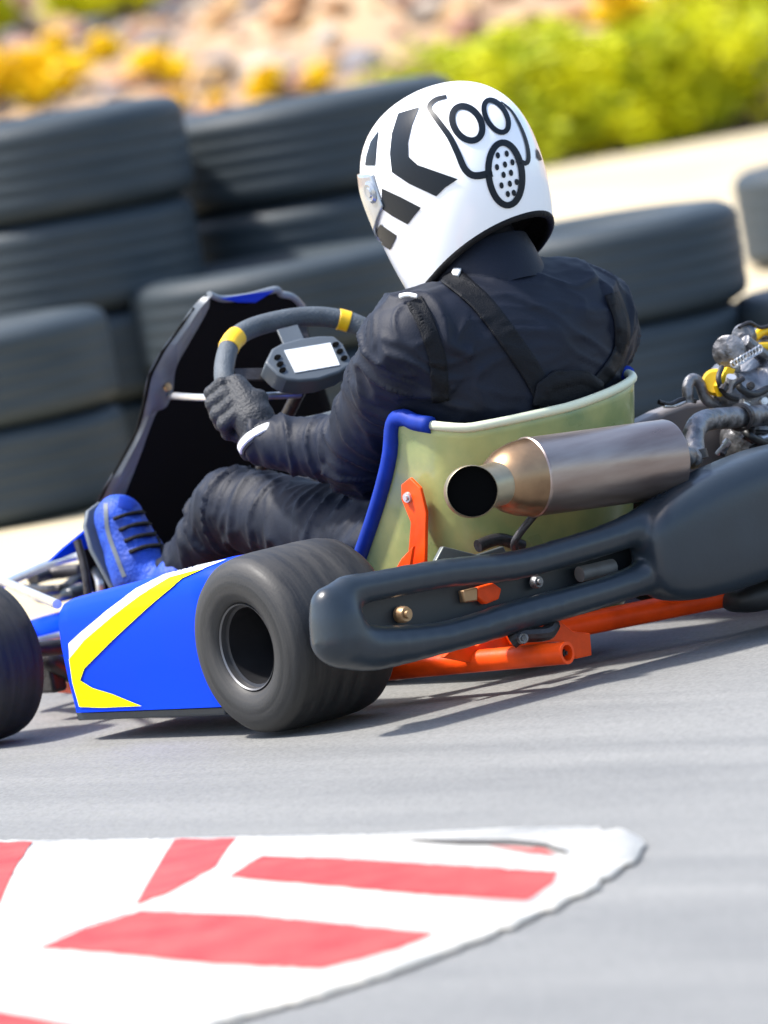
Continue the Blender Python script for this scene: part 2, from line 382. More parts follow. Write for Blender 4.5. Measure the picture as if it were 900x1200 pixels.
me = mesh_of(V, F); o = link_mesh('rubble', me, rm, smooth=False); me.polygons.foreach_set('material_index', MI)
tag(o, 'loose pink, tan and grey stones covering the bank', 'rubble', kind='stuff')
# ------------------------------------------------------------------ shrubs
def leafmat(n, c, c2):
    m = mat(n, c, .6, c2=c2, var=.4, vscale=5, spec=.3)
    return m
LM = {'yellow': leafmat('yellow_foliage', (.95, .66, .0), (.80, .52, .0)), 'lime': leafmat('lime_foliage', (.74, .68, .0), (.48, .52, .0)), 'green': leafmat('green_foliage', (.50, .50, .0), (.19, .27, .005))}
def shrub(px, py, wd, ht, kind, label, n=3800, clumps=12, cat='shrub', name='shrub'):
    p = on_hill(px, py)
    if p is None: p = P(px, py, 2, 0)
    root = empty(name, p); V = []; F = []
    cl = [(Vector((random.uniform(-.42, .42)*wd, random.uniform(-.3, .3)*wd*.5, random.uniform(.2, .85)*ht)), random.uniform(.25, .4)*min(wd, ht*1.4)) for _ in range(clumps)]
    for k in range(n):
        c, r_ = random.choice(cl); e = Vector((random.gauss(0, 1), random.gauss(0, 1), random.gauss(0, 1))).normalized()*r_*random.random()**.4
        q = c+Vector((e.x, e.y, e.z*.75)); q = RD*q.x+VD*q.y+Vector((0, 0, max(q.z, .02)))
        a, b_, c_ = frame_of(Vector((random.gauss(0, 1), random.gauss(0, 1), random.gauss(0, 1)+.6))); l = random.uniform(.018, .04)
        b0 = len(V); V += [q-a*l, q-b_*l*.4, q+a*l, q+b_*l*.4]; F.append((b0, b0+1, b0+2, b0+3))
    me = mesh_of(V, F); o = link_mesh('foliage', me, LM[kind], root, smooth=False)
    st = MB()
    for c, r_ in cl[:6]: 
        q = RD*c.x+VD*c.y+Vector((0, 0, c.z)); tube(st, [Vector((0, 0, -.05)), q*.5+Vector((0, 0, .03)), q], [.014, .009, .004], 6)
    st.build('stem', M_stem, root)
    tag(root, label, cat, 'shrubs growing on the bank')
M_stem = mat('woody_stem', (.12, .08, .04), .9)
shrub(575, 188, 1.35, .50, 'green', 'green shrub on the bank just right of the helmet top')
shrub(655, 182, 1.15, .46, 'lime', 'bright lime shrub low on the bank beside the pale strip')
shrub(735, 176, 1.35, .48, 'green', 'wide green shrub in the middle of the right hand row')
shrub(815, 162, 1.2, .5, 'lime', 'yellowish shrub second from the right end of the row')
shrub(895, 150, 1.35, .52, 'green', 'dense green shrub at the right end of the row')
shrub(730, 60, .28, .36, 'yellow', 'slim yellow shrub rising above the green row', n=900, clumps=5)
shrub(875, 48, .7, .34, 'lime', 'lime shrub high on the bank at the right edge', n=1500)
shrub(610, 100, .7, .25, 'lime', 'small lime shrub up the bank above the helmet', n=1200)
shrub(60, 32, .95, .30, 'lime', 'broad lime shrub in the upper left of the bank', n=2600)
shrub(150, 14, .5, .26, 'lime', 'short lime shrub at the top of the bank, left side', n=1500)
shrub(20, 125, .42, .26, 'yellow', 'yellow weed clump above the left tyre stack', n=1100, clumps=6)
shrub(95, 78, .3, .16, 'yellow', 'small yellow weed between the stones on the left', n=500, clumps=4)
shrub(342, 112, .34, .15, 'yellow', 'low yellow weed above the long tall tyre stack', n=600, clumps=4)
shrub(190, 100, .32, .16, 'yellow', 'small yellow weed just above the gap between the tall stacks', n=500, clumps=4)
shrub(70, 118, .36, .2, 'yellow', 'second yellow weed above the left tyre stack, right of the clump', n=700, clumps=5)
shrub(235, 125, .22, .11, 'yellow', 'tiny yellow weed at the gap between tall stacks', n=300, clumps=3)

# ------------------------------------------------------------------ tyre barrier
M['btyre'] = mat('weathered_tyre', (.014, .025, .034), .6, c2=(.036, .046, .052), var=.45, vscale=3, stretch=(1, 1, 7), bump=.15, bscale=30, spec=.4, detail=8)
def barrier_tyre():
    r_, hw = .5, .5          # unit diameter and height
    pr = [(.30, -.40), (.33, -.47), (.40, -.50), (.455, -.485), (.488, -.43), (.499, -.36)]
    for gz in (-.22, -.07, .08, .23):
        pr += [(.5, gz-.035), (.4984, gz-.022), (.4984, gz+.022), (.5, gz+.035)]
    pr += [(.499, .36), (.488, .43), (.455, .485), (.40, .50), (.33, .47), (.30, .40), (.285, .38), (.30, .0), (.285, -.38)]
    mb = MB(); lathe(mb, pr, (0, 0, .5), (0, 0, 1), 72, closed=True)
    me = mesh_of(mb.V, mb.F); bm = bmesh.new(); bm.from_mesh(me); bmesh.ops.recalc_face_normals(bm, faces=bm.faces); bm.to_mesh(me); bm.free()
    me.materials.append(M['btyre']); me.shade_smooth(); me.set_sharp_from_angle(angle=R(50)); return me
TM = barrier_tyre()
GT = 'tyres stacked in the barrier'
def stack(cx, cy, dist, dia, hs, labels):
    p = PD(cx, cy, dist); z = 0
    for k, (h_, lb) in enumerate(zip(hs, labels)):
        o = bpy.data.objects.new('barrier_tyre', TM); col.objects.link(o)
        o.location = (p.x+random.uniform(-.012, .012), p.y+random.uniform(-.02, .02), z-.001); o.scale = (dia, dia, h_)
        o.rotation_euler = (random.uniform(-.008, .008), random.uniform(-.008, .008), random.random()*6)
        z += h_*.992; tag(o, lb, 'tyre', GT)
stack(-20, 480, 17.25, .66, [.222, .222], ['bottom tyre of the low stack at the left edge', 'top tyre of the low stack at the left edge'])
stack(333, 420, 17.95, .70, [.222, .226], ['bottom tyre of the low stack behind the steering wheel', 'top tyre of the low stack behind the steering wheel'])
stack(700, 360, 16.95, .68, [.222, .226], ['bottom tyre of the low stack right of the driver back', 'top tyre of the low stack right of the driver back'])
stack(1040, 400, 16.95, .66, [.222], ['single flat tyre low at the right edge by the engine'])
stack(1042, 260, 21.9, .84, [.29], ['large tyre lying farther back at the upper right edge'])
stack(48, 260, 18.15, .72, [.185, .210, .240, .240], ['lowest tyre of the tall stack at the left edge', 'second tyre from below in tall left edge stack', 'third tyre from below in the tall left edge stack', 'top tyre of the tall stack at the left edge'])
stack(362, 200, 18.6, .76, [.155, .165, .24, .24], ['lowest tyre of the tall stack left of the helmet', 'second tyre from below in stack left of the helmet', 'third tyre from below in stack left of the helmet', 'top tyre of the tall stack left of the helmet'])
# ------------------------------------------------------------------ kerb
KZ = .012
def KP(x, y, z=KZ): return P(x, y, 2, z)
kw = mat('kerb_white_paint', (.66, .62, .54), .6, c2=(.47, .45, .40), var=.3, vscale=7, bump=.25, bscale=60, detail=9)
kr = mat('kerb_red_paint', (.42, .014, .010), .6, c2=(.38, .055, .04), var=.3, vscale=12, bump=.25, bscale=60, detail=9)
edge = [(-260, 985), (0, 984), (100, 984), (205, 982), (275, 980), (350, 979), (430, 978), (500, 974), (590, 970), (680, 969)]
tip = [(715, 971), (752, 978), (758, 986), (753, 994), (748, 1000), (742, 1008), (728, 1016), (722, 1024), (705, 1033), (690, 1043), (660, 1057), (620, 1075), (560, 1100), (500, 1124), (450, 1142), (390, 1161), (330, 1178), (270, 1195), (190, 1222), (40, 1275), (-150, 1330), (-300, 1330)]
from mathutils.geometry import delaunay_2d_cdt
def jag(px):
    out = []
    for i in range(len(px)):
        a, b_ = Vector((*px[i], 0)), Vector((*px[(i+1) % len(px)], 0)); k = max(1, int((b_-a).length/7))
        for j in range(k):
            q = a.lerp(b_, j/k); am = 8.5 if q.x > 560 else 2.6
            if q.y < 978 and q.x < 700: am = .8
            out.append((q.x+noise.noise(q*.12)*am, q.y+noise.noise(q*.15+Vector((9, 9, 0)))*am*.8))
    return out
ol = [P(x, y, 2, .002) for x, y in jag(edge+tip)]
ridge_l = [P(282, 986, 2, .010), P(250, 1016, 2, .024), P(205, 1046, 2, .030), P(160, 1063, 2, .032), P(60, 1098, 2, .032), P(0, 1120, 2, .032), P(-200, 1195, 2, .032)]
body_l = [P(x, y, 2, z) for x, y, z in ((330, 1003, .014), (640, 1020, .006), (520, 1090, .007), (380, 1130, .010), (250, 1176, .012), (60, 1235, .014), (460, 1040, .016), (300, 1080, .022), (120, 1150, .026), (-40, 1200, .028))]
pts = ol+ridge_l+body_l; n0 = len(ol)
ed = [(i, (i+1) % n0) for i in range(n0)]+[(n0+i, n0+i+1) for i in range(len(ridge_l)-1)]
vv, ee, ff, _, _, _ = delaunay_2d_cdt([Vector((p.x, p.y)) for p in pts], ed, [], 1, 1e-5)
zz = [min(((Vector((v.x, v.y))-Vector((p.x, p.y))).length, p.z) for p in pts)[1] for v in vv]
mb = MB(); mb.V = [Vector((v.x, v.y, z)) for v, z in zip(vv, zz)]; mb.F = [tuple(f) for f in ff]
kerb = mb.build('kerb', kw, sharp=25); kerb.modifiers.new('s', 'SOLIDIFY').thickness = .002
kerb.modifiers['s'].offset = -1
if sum(p.normal.z for p in kerb.data.polygons) < 0: kerb.data.flip_normals()
tag(kerb, 'red and white painted kerb tapering to a tip on the near track', None, kind='structure')
kbv = bvh_of([kerb])
def kpoly(name, px, z, m, lift=0):
    return decal(name, [px], kbv, m, kerb, z*.5, 14)
def rough(px, amp=1.6, step=9):
    out = []; N = len(px)
    for i in range(N):
        a, b = Vector((*px[i], 0)), Vector((*px[(i+1) % N], 0)); L = (b-a).length; k = max(1, int(L/step))
        for j in range(k):
            q = a.lerp(b, j/k); nn = noise.noise(q*.11)*amp; out.append((q.x+nn*.4, q.y+nn))
    return out
for px in ([(-200, 1300), (-160, 987), (-60, 986), (-120, 1180)], [(-30, 988), (38, 987), (16, 1020), (-4, 1068), (-40, 1110)],
           [(205, 985), (277, 983), (268, 992), (253, 1016), (200, 1046), (158, 1062), (182, 1020)],
           [(268, 1028), (292, 1012), (308, 1004), (400, 1007), (520, 1014), (654, 1022), (648, 1036), (618, 1056), (480, 1048), (330, 1034)],
           [(45, 1112), (100, 1088), (165, 1068), (300, 1073), (400, 1083), (512, 1094), (470, 1112), (378, 1137), (250, 1131), (120, 1117)],
           [(-120, 1165), (0, 1186), (95, 1203), (60, 1260), (-150, 1240)]):
    kpoly('red_stripe', rough(px), .0035, kr)
kpoly('dark_line', [(470, 984), (520, 985), (600, 985), (640, 989), (664, 998), (668, 1003), (640, 994), (600, 990), (540, 990), (500, 987)], .0035, mat('dark_line_brown', (.05, .045, .04), .9))  # thin dark curved line laid near the kerb tip
kpoly('red_stripe', rough([(572, 992), (640, 996), (652, 1003), (620, 1000)]), .0035, kr)
ridge = mat('kerb_grey_white', (.55, .60, .58), .6, c2=(.74, .75, .73), var=.3, vscale=4)
kpoly('grey_white_patch', rough([(-60, 1130), (-30, 1078), (10, 1066), (80, 1074), (150, 1068), (60, 1098), (0, 1124)], 2), .0028, ridge)  # greenish grey-white patch beside the kerb fold

# ================================================================== KART
kart = empty('go_kart', (0, 0, 0))
tag(kart, 'blue and yellow racing go kart with orange tubular frame cornering on the track', 'go kart')
# ---- wheels
def wheel(cx, cy, wd, r_, rr, name='wheel', steer=0):
    root = bpy.data.objects.new(name, None); col.objects.link(root); root.parent = kart
    root.location = (cx, cy, r_); root.rotation_euler = (0, 0, steer)
    h = wd/2; s = r_
    pr = [(rr*.98, -h*.78), (rr*1.03, -h*.88), (rr*1.12, -h*.945), (rr*1.3, -h*.995), (s*.70, -h*1.0), (s*.80, -h*.985), (s*.90, -h*.93), (s*.965, -h*.82), (s*.99, -h*.66), (s, -h*.4), (s, 0)]
    prof = pr+[(a, -b) for a, b in reversed(pr[:-1])]
    mb = MB(); lathe(mb, prof, (0, 0, 0), (1, 0, 0), 96); t = mb.build('tyre', M['slick'], root, sharp=0)
    # rim: lip, barrel, disc, hub
    mb = MB()
    lathe(mb, [(rr*.97, -h*.80), (rr*.90, -h*.78), (rr*.88, -h*.5), (rr*.72, -h*.2), (rr*.70, h*.1), (rr*.35, h*.14), (rr*.33, -h*.1), (rr*.18, -h*.12), (0, -h*.12)], (0, 0, 0), (1, 0, 0), 48)
    lathe(mb, [(rr*.97, h*.80), (rr*.90, h*.78), (rr*.88, h*.5), (rr*.72, h*.35), (rr*.70, h*.3), (rr*.35, h*.28), (0, h*.28)], (0, 0, 0), (1, 0, 0), 48)
    mb.build('rim', M['rim'], root)
    for sg in (-1, 1):
        mb = MB(); lathe(mb, [(rr*.965, sg*h*.78), (rr*.975, sg*h*.885), (rr*1.01, sg*h*.905), (rr*1.02, sg*h*.88)], (0, 0, 0), (1, 0, 0), 64); mb.build('rim_lip', M['lip'], root)
    for k in range(3):
        mb = MB(); t_ = k*2.0944+.4; lathe(mb, [(0, -h*.22), (rr*.07, -h*.22), (rr*.07, h*.1)], (0, rr*.5*math.cos(t_), rr*.5*math.sin(t_)), (1, 0, 0), 8); mb.build('wheel_nut', M['dsteel'], root)
    return root
wheel(-.586, -.006, .212, .14, .067); wheel(.586, -.006, .212, .14, .067).rotation_euler = (0, 0, math.pi)
wheel(-.655, .79, .128, .131, .066, steer=R(3)); wheel(.64, .80, .128, .131, .066).rotation_euler = (0, 0, math.pi+R(8))
mb = MB(); tube(mb, [(-.56, 0, .14), (.56, 0, .14)], .0155, 18); mb.build('rear_axle', M['steel'], kart)
mb = MB(); lathe(mb, [(0, 0), (.02, 0), (.085, .001), (.085, .005), (.02, .006), (0, .006)], (.12, 0, .14), (1, 0, 0), 40); mb.build('brake_disc', M['dsteel'], kart)
mb = MB(); lathe(mb, [(.02, 0), (.09, 0), (.094, .003), (.09, .006), (.02, .006)], (.30, 0, .14), (1, 0, 0), 40); mb.build('sprocket', M['gold'], kart)
# ---- chassis
def tb(name, pts, r_, m, n=8, parent=kart, seg=14):
    mb = MB(); tube(mb, spline(pts, n), r_, seg); return mb.build(name, m, parent, sharp=50)
e1 = P(665, 765, 2, .052); s1 = P(470, 783, 2, .052); s2 = P(600, 748, 2, .06); e2 = P(845, 699, 2, .06)
d1 = (e1-s1).normalized()
mb = MB(); tube(mb, spline([(-.36, 1.02, .05), (-.42, .8, .05), (-.47, .5, .05), (-.46, .2, .05), tuple(s1), tuple(e1)], 8), .0175, 18, caps=False)
lathe(mb, [(.0175, 0), (.0125, 0), (.0125, -.12)], e1, d1, 18)
tube(mb, spline([(.36, 1.02, .05), (.42, .8, .05), (.40, .5, .05), (.34, .2, .05), (.30, -.25, .05)], 8), .0165, 16)
dd = (e2-s2)
tube(mb, [s2-dd*.5, s2, e2, e2+dd*.6], .0185, 18)
tube(mb, spline([(-.36, 1.02, .05), (-.3, 1.08, .05), (.3, 1.08, .05), (.36, 1.02, .05)], 8), .0165, 16)
tube(mb, [(-.46, .42, .05), (.40, .42, .05)], .0165, 16)
tube(mb, [(-.43, .72, .05), (.43, .72, .05)], .0165, 16)
mb.build('chassis_frame', M['orange'], kart, sharp=50)
# brackets under the bumper
yb = -.20
def plate(name, px, ax, val, off, m, bev=.002, parent=kart):
    mb = MB(); prism(mb, [P(a, b, ax, val) for a, b in px], off); return mb.build(name, m, parent, smooth=True, bevel=bev, sharp=30)
plate('frame_bracket', [(520, 770), (540, 752), (560, 757), (575, 742), (600, 740), (612, 752), (598, 770), (560, 778)], 1, -.18, (0, .012, 0), M['orange'])
plate('frame_bracket', [(635, 742), (655, 726), (672, 740), (692, 742), (694, 768), (676, 772), (660, 752), (640, 752)], 1, -.24, (0, .012, 0), M['orange'])
plate('frame_bracket', [(600, 742), (640, 735), (640, 748), (605, 756)], 1, -.2, (0, .02, 0), M['orange'])
mb = MB(); tube(mb, spline([P(600, 752, 1, -.28), P(612, 745, 1, -.29), P(640, 742, 1, -.29), P(648, 732, 1, -.28)], 6), .012, 10); mb.build('bumper_clamp', M['dsteel'], kart)
bolt('bolt', P(613, 748, 1, -.31), (-.3, -1, 0), .009, M['steel'], kart)
bolt('bolt', P(664, 765, 1, -.33), (-.3, -1, 0), .008, M['dsteel'], kart)
# floor tray, seat supports
mb = MB(); prism(mb, [(-.40, .3, .032), (.36, .3, .032), (.38, .75, .032), (.3, 1.05, .032), (-.3, 1.05, .032), (-.40, .75, .032)], (0, 0, -.004)); mb.build('floor_tray', M['floor'], kart)
# seat stay (orange strip with bolt)
plate('seat_stay', [(470, 568), (480, 560), (492, 572), (499, 600), (498, 662), (477, 664), (481, 612), (470, 585)], 0, -.315, (.006, 0, 0), M['orange'], .0015)
plate('seat_stay', [(484, 640), (480, 668), (458, 676), (470, 655)], 0, -.33, (.006, 0, 0), M['orange'], .0015)
bolt('bolt', P(478, 583, 0, -.316), (-1, -.2, 0), .009, M['chrome'], kart, .008)
# ---- side pods
def side_pod(sx, y0, y1, xo, hf, hr):
    ny, V, F = 16, [], []; prof = []
    for j in range(ny+1):
        t = j/ny; y = y0+(y1-y0)*t; top = hr+(hf-hr)*t; e = min(1, (1-t)/.07+.15)**.5 ; er = min(1, t/.05+.6)**.5
        bz = .045; wdt = .20
        ring = []
        for (a, b) in [(0, .0), (0.0, .05), (-.004, .3), (-.006, .6), (-.004, .80), (.002, .90), (.014, .965), (.035, .993), (.07, 1.0), (wdt-.02, .98), (wdt, .9), (wdt, .05), (wdt-.01, 0)]:
            k = 1-e*er; xx = xo-sx*(-1)*0; 
            ring.append((xo+sx*(-1)*(-(a))*-1*-1 if False else xo+(-sx)*(a+k*.05), y, bz+(top-bz)*(b*(1-k*.12)+k*.06)))
        prof.append(ring)
    n = len(prof[0])
    for r_ in prof: V += r_
    for j in range(ny):
        for k in range(n): a = j*n+k; b = j*n+(k+1) % n; F.append((a, b, b+n, a+n))
    F.append(tuple(range(n))); F.append(tuple(ny*n+k for k in range(n)))
    mb = MB(); mb.add(V, F); return mb.build('side_pod', M['blue'], kart, sharp=45)
pod = side_pod(-1, .085, .535, -.66, .222, .272); side_pod(1, .2, .66, .64, .24, .27)
pb = bvh_of([pod])
decal('white_stripe', [[(266, 656), (226, 664), (200, 670), (160, 690), (125, 716), (95, 741), (81, 754), (82, 772), (86, 767), (100, 751), (133, 723), (165, 699), (200, 678), (236, 668)]], pb, M['white'], pod, .0014, 2.5)
decal('yellow_stripe', [[(240, 667), (222, 671), (200, 677), (165, 698), (133, 722), (100, 750), (86, 767), (82, 772), (86, 800), (94, 828), (120, 829), (167, 827), (133, 813), (110, 806), (95, 797), (100, 783), (133, 750), (173, 713), (215, 678)]], pb, M['yellow'], pod, .0022, 2.5)
mb = MB(); box(mb, (-.58, .33, .036), (.13, .40, .014)); mb.build('pod_underplate', M['bumper'], kart, bevel=.003)
tb('pod_bar', [(-.44, .2, .07), (-.55, .2, .08), (-.58, .3, .08), (-.58, .45, .08), (-.44, .47, .07)], .010, M['chrome'])
# ---- front tubes and steering gear at the left edge
zt = .2
tb('front_bar', [P(-20, 672, 2, .21), P(20, 688, 2, .21), P(67, 708, 2, .215)], .0075, M['chrome'])
tb('front_bar', [P(-10, 690, 2, .2), P(25, 675, 2, .2), P(60, 660, 2, .2), P(92, 651, 2, .2), P(122, 640, 2, .2)], .008, M['chrome'])
tb('front_bar', [P(90, 651, 2, .2), P(106, 660, 2, .195), P(116, 680, 2, .17), P(118, 700, 2, .14)], .007, M['chrome'])
tb('front_bar', [P(30, 757, 2, .09), P(48, 752, 2, .09), P(72, 746, 2, .09)], .009, M['chrome'])
tb('tie_rod', [P(25, 690, 2, .16), P(70, 690, 2, .16), P(118, 676, 2, .16), (0, .74, .14)], .008, M['dsteel'])
tb('tie_rod', [P(38, 678, 2, .17), P(60, 672, 2, .17), P(95, 668, 2, .17)], .012, M['dsteel'])
tb('stub_axle', [(-.66, .76, .131), (-.55, .76, .131), (-.45, .76, .12)], .013, M['dsteel'])
tb('stub_axle', [(.64, .80, .131), (.55, .80, .131), (.45, .78, .12)], .013, M['dsteel'])
tb('steering_arm', [P(50, 770, 0, -.46), P(60, 775, 0, -.46), P(85, 790, 0, -.42)], .016, M['dsteel'])
mb = MB(); box(mb, P(58, 790, 0, -.45), (.03, .05, .06)); mb.build('kingpin', M['dsteel'], kart, bevel=.006)
tb('front_bar', [P(40, 690, 2, .16), P(50, 700, 2, .13), P(80, 696, 2, .15), P(118, 684, 2, .15)], .011, M['bumper'])
# nose cone
def nose(X, Y, Z):
    f = ell(X, Y, Z, (.06, 1.40, .07), (.25, .09, .045), p=3)
    return smin(f, cap(X, Y, Z, (.28, 1.38, .07), (.40, 1.24, .06), .03, .026), .04)
nets_obj('nose_cone', nose, (-.45, 1.05, 0), (.52, 1.48, .2), .009, M['blue'], kart, relax=2)
plate('nose_side', [(58, 658), (75, 642), (113, 611), (118, 616), (116, 640), (92, 646), (70, 655)], 1, .98, (0, .008, 0), M['blue'])
# ---- steering wheel
WN = Vector((-.05, -.72, .69)).normalized(); WC = Vector((-.10, .47, .50))
def W(px, py, up=0): return PP(px, py, WC+WN*up, WN)
rimpath = [W(*p) for p in [(270, 470), (263, 446), (264, 422), (273, 399), (296, 384), (335, 374), (372, 371), (405, 376), (432, 388), (446, 408), (448, 436), (436, 468), (405, 488), (360, 500), (318, 504), (287, 494)]]
sw = bpy.data.objects.new('steering_wheel', None); col.objects.link(sw); sw.parent = kart
rp = spline(rimpath, 7, True)
mb = MB(); tube(mb, rp, .0165, 18, closed=True); mb.build('wheel_rim', M['wheelrim'], sw, sharp=0)
def band(px0, px1, lab=None):
    a = min(range(len(rp)), key=lambda i: (rp[i]-W(*px0)).length); b = min(range(len(rp)), key=lambda i: (rp[i]-W(*px1)).length)
    mb = MB(); tube(mb, spline(rp[min(a, b):max(a, b)+1], 3), .0174, 20); mb.build('grip_band', M['band'], sw, sharp=0)
band((265, 408), (279, 393)); band((396, 373), (410, 378))
WU = (W(350, 390)-W(355, 430)).normalized(); 
hub = W(360, 440, -.01)
mb = MB()
for q in [(275, 440), (350, 384), (440, 430)]: prism(mb, (lambda a, b, s: [a+s, b+s*.8, b-s*.8, a-s])(hub, W(*q, -.004), (W(*q)-hub).normalized().cross(WN)*.016), WN*.004)
mb.build('spoke', M['dsteel'], sw, bevel=.001)
mb = MB(); prism(mb, [W(*p, .006) for p in [(324, 388), (348, 382), (358, 404), (334, 410)]], WN*.004); mb.build('spoke_plate', M['plastic'], sw, bevel=.001)
dpx = [(311, 424), (319, 408), (330, 402), (352, 396), (374, 393), (391, 393), (402, 402), (411, 420), (411, 428), (398, 436), (374, 444), (352, 446), (336, 444), (325, 438)]
mb = MB(); prism(mb, [W(*p, .030) for p in dpx], -WN*.034); disp = mb.build('display', M['plastic'], sw, bevel=.004, sharp=30)
mb = MB(); prism(mb, [W(*p, .0305) for p in [(333, 411), (387, 402), (398, 428), (346, 437)]], WN*.001); mb.build('display_screen', M['screen'], sw, smooth=False)
for c in [(325, 419), (328, 427), (331, 434), (393, 404), (398, 412), (403, 420)]:
    mb = MB(); prism(mb, [W(*p, .0305) for p in ellipse(*c, 4.2, 2.7, -15, 10)], WN*.002); mb.build('display_button', M['soot'], sw)
tb('steering_column', [hub, hub+Vector((.04, .25, -.18)), hub+Vector((.06, .36, -.32))], .011, M['dsteel'])
# ---- front fairing
FY = .80
def FP(px, py, dy=0): return PP(px, py, (0, .78+dy, .62), (0, 1, .95))
outer = [(118, 640), (150, 574), (168, 545), (192, 502), (200, 470), (206, 436), (222, 408), (244, 380), (262, 356), (276, 343)]
top = [(282, 341), (300, 346), (330, 343), (362, 335), (368, 340), (382, 344), (392, 356)]
inner = [(152, 640), (178, 575), (196, 528), (205, 500), (214, 480), (226, 477), (234, 462), (236, 432), (250, 405), (266, 378), (276, 358)]
def curve_y(p):      # the shield bows forward at its middle
    return .10*(1-min(1, ((p.x-.12)/.45)**2))
def bow(p): return p+Vector((0, curve_y(p), 0))
panel = [FP(*p) for p in outer+top]+[FP(400, 400), FP(415, 470), FP(420, 560), FP(400, 640), FP(300, 700), FP(150, 700)]
bm = bmesh.new(); vs = [bm.verts.new(p) for p in panel]; bm.faces.new(vs); bmesh.ops.triangulate(bm, faces=bm.faces[:])
for _ in range(5):
    le = [e for e in bm.edges if e.calc_length() > .03]
    if le: bmesh.ops.subdivide_edges(bm, edges=le, cuts=1); bmesh.ops.triangulate(bm, faces=bm.faces[:])
for v in bm.verts: v.co = bow(v.co)
me = bpy.data.meshes.new('fp'); bm.to_mesh(me); bm.free(); fair = link_mesh('front_fairing', me, M['fairin'], kart)
q = fair.modifiers.new('s', 'SOLIDIFY'); q.thickness = .005
# grey flange of the fairing
mb = MB(); pts_o = [FP(*p) for p in outer]; pts_i = [FP(*p) for p in inner]
so_ = spline(pts_o, 6); si_ = spline(pts_i, 6); n = min(len(so_), len(si_)); so_ = [so_[int(i*(len(so_)-1)/(n-1))] for i in range(n)]; si_ = [si_[int(i*(len(si_)-1)/(n-1))] for i in range(n)]
V = []; F = []
for a, b in zip(so_, si_):
    a, b = bow(a), bow(b)+Vector((0, -.0, 0)); mm = a.lerp(b, .25)+Vector((0, -.022, .004)); m2 = a.lerp(b, .9)+Vector((0, -.018, 0)); V += [a, mm, m2, b+Vector((0, 0, 0))]
for i in range(n-1):
    for k in range(3): F.append((i*4+k, i*4+k+1, i*4+k+5, i*4+k+4))
mb.add(V, F); fl = mb.build('fairing_flange', M['fairing'], fair, sharp=60)
tube_mb = MB(); tube(tube_mb, [bow(p)+Vector((0, -.004, 0)) for p in spline([FP(*p) for p in top], 5)], .006, 8); tube_mb.build('fairing_lip', M['fairing'], fair)
mb = MB(); prism(mb, [bow(FP(*p, -.012)) for p in [(298, 346), (325, 341), (362, 336), (340, 350), (320, 350)]], (0, -.003, 0)); mb.build('fairing_decal', M['blue'], fair)
bolt('fairing_bolt', bow(FP(222, 451))+Vector((0, -.026, 0)), (0, -1, .1), .008, M['burnt'], fair, .004)
tb('fairing_support', [bow(FP(236, 460)), W(250, 466, -.03), hub+Vector((0, .03, -.03))], .006, M['chrome'])
# ---- seat
def seat_pt(u, v):
    """u -1..1 from the left front edge round the back to the right front edge, v 0..1 up"""
    a = abs(u); sg = -1 if u < 0 else 1
    cx, wx = -.090, .165+(.046 if u < 0 else .038)*v**.7*min(1, .6+a)/1.0
    yb = -.05-.092*v**.7
    yf = (.035+.34*(1-v)**1.2) if u < 0 else (.30-.30*v**1.1)
    dr = .115                                    # depth of the rounded corner
    if a > .62:
        t = (a-.62)/.38; x = cx+sg*wx*(1+.02*t); y = yb+dr+(yf-yb-dr)*t
    else:
        t = a/.62*math.pi/2; x = cx+sg*wx*math.sin(t)**.80; y = yb+dr*(1-max(0, math.cos(t))**.80)
    top = .400+(.030*min(1, max(0, (a-.35)/.4)) if u < 0 else .026*min(1, a/.6))
    z = .05+(top-.05)*v
    if a > .84: z -= .035*v*((a-.84)/.16)**2.5
    return Vector((x, y, z))
NU, NV = 60, 20
V = []; F = []
for j in range(NV+1):
    for i in range(NU+1): V.append(seat_pt(-1+2*i/NU, j/NV))
for j in range(NV):
    for i in range(NU): a = j*(NU+1)+i; F.append((a, a+1, a+NU+2, a+NU+1))
# bottom pan
b0 = len(V); V.append(Vector((-.09, .12, .045)))
for i in range(NU): F.append((b0, i+1, i))
mb = MB(); mb.add(V, F); seat = mb.build('seat', M['seat'], kart, sharp=0)
q = seat.modifiers.new('s', 'SOLIDIFY'); q.thickness = .005; q.offset = 0
rim_pts = [seat_pt(-1+2*i/NU, 1) for i in range(NU+1)]
cut = int(NU*.24)
mb = MB(); tube(mb, rim_pts[cut:], .0075, 10, squash=1); mb.build('seat_edge', M['seatrim'], seat, sharp=0)
edge_l = [seat_pt(-1, j/NV) for j in range(2, NV+1)]
mb = MB(); tube(mb, spline(edge_l+rim_pts[1:cut+1], 1), .0135, 12); mb.build('edge_tape', M['trimblue'], seat, sharp=0)
mb = MB(); tube(mb, rim_pts[int(NU*.78):int(NU*.78)+5], .0125, 12); mb.build('edge_tape', M['trimblue'], seat, sharp=0)
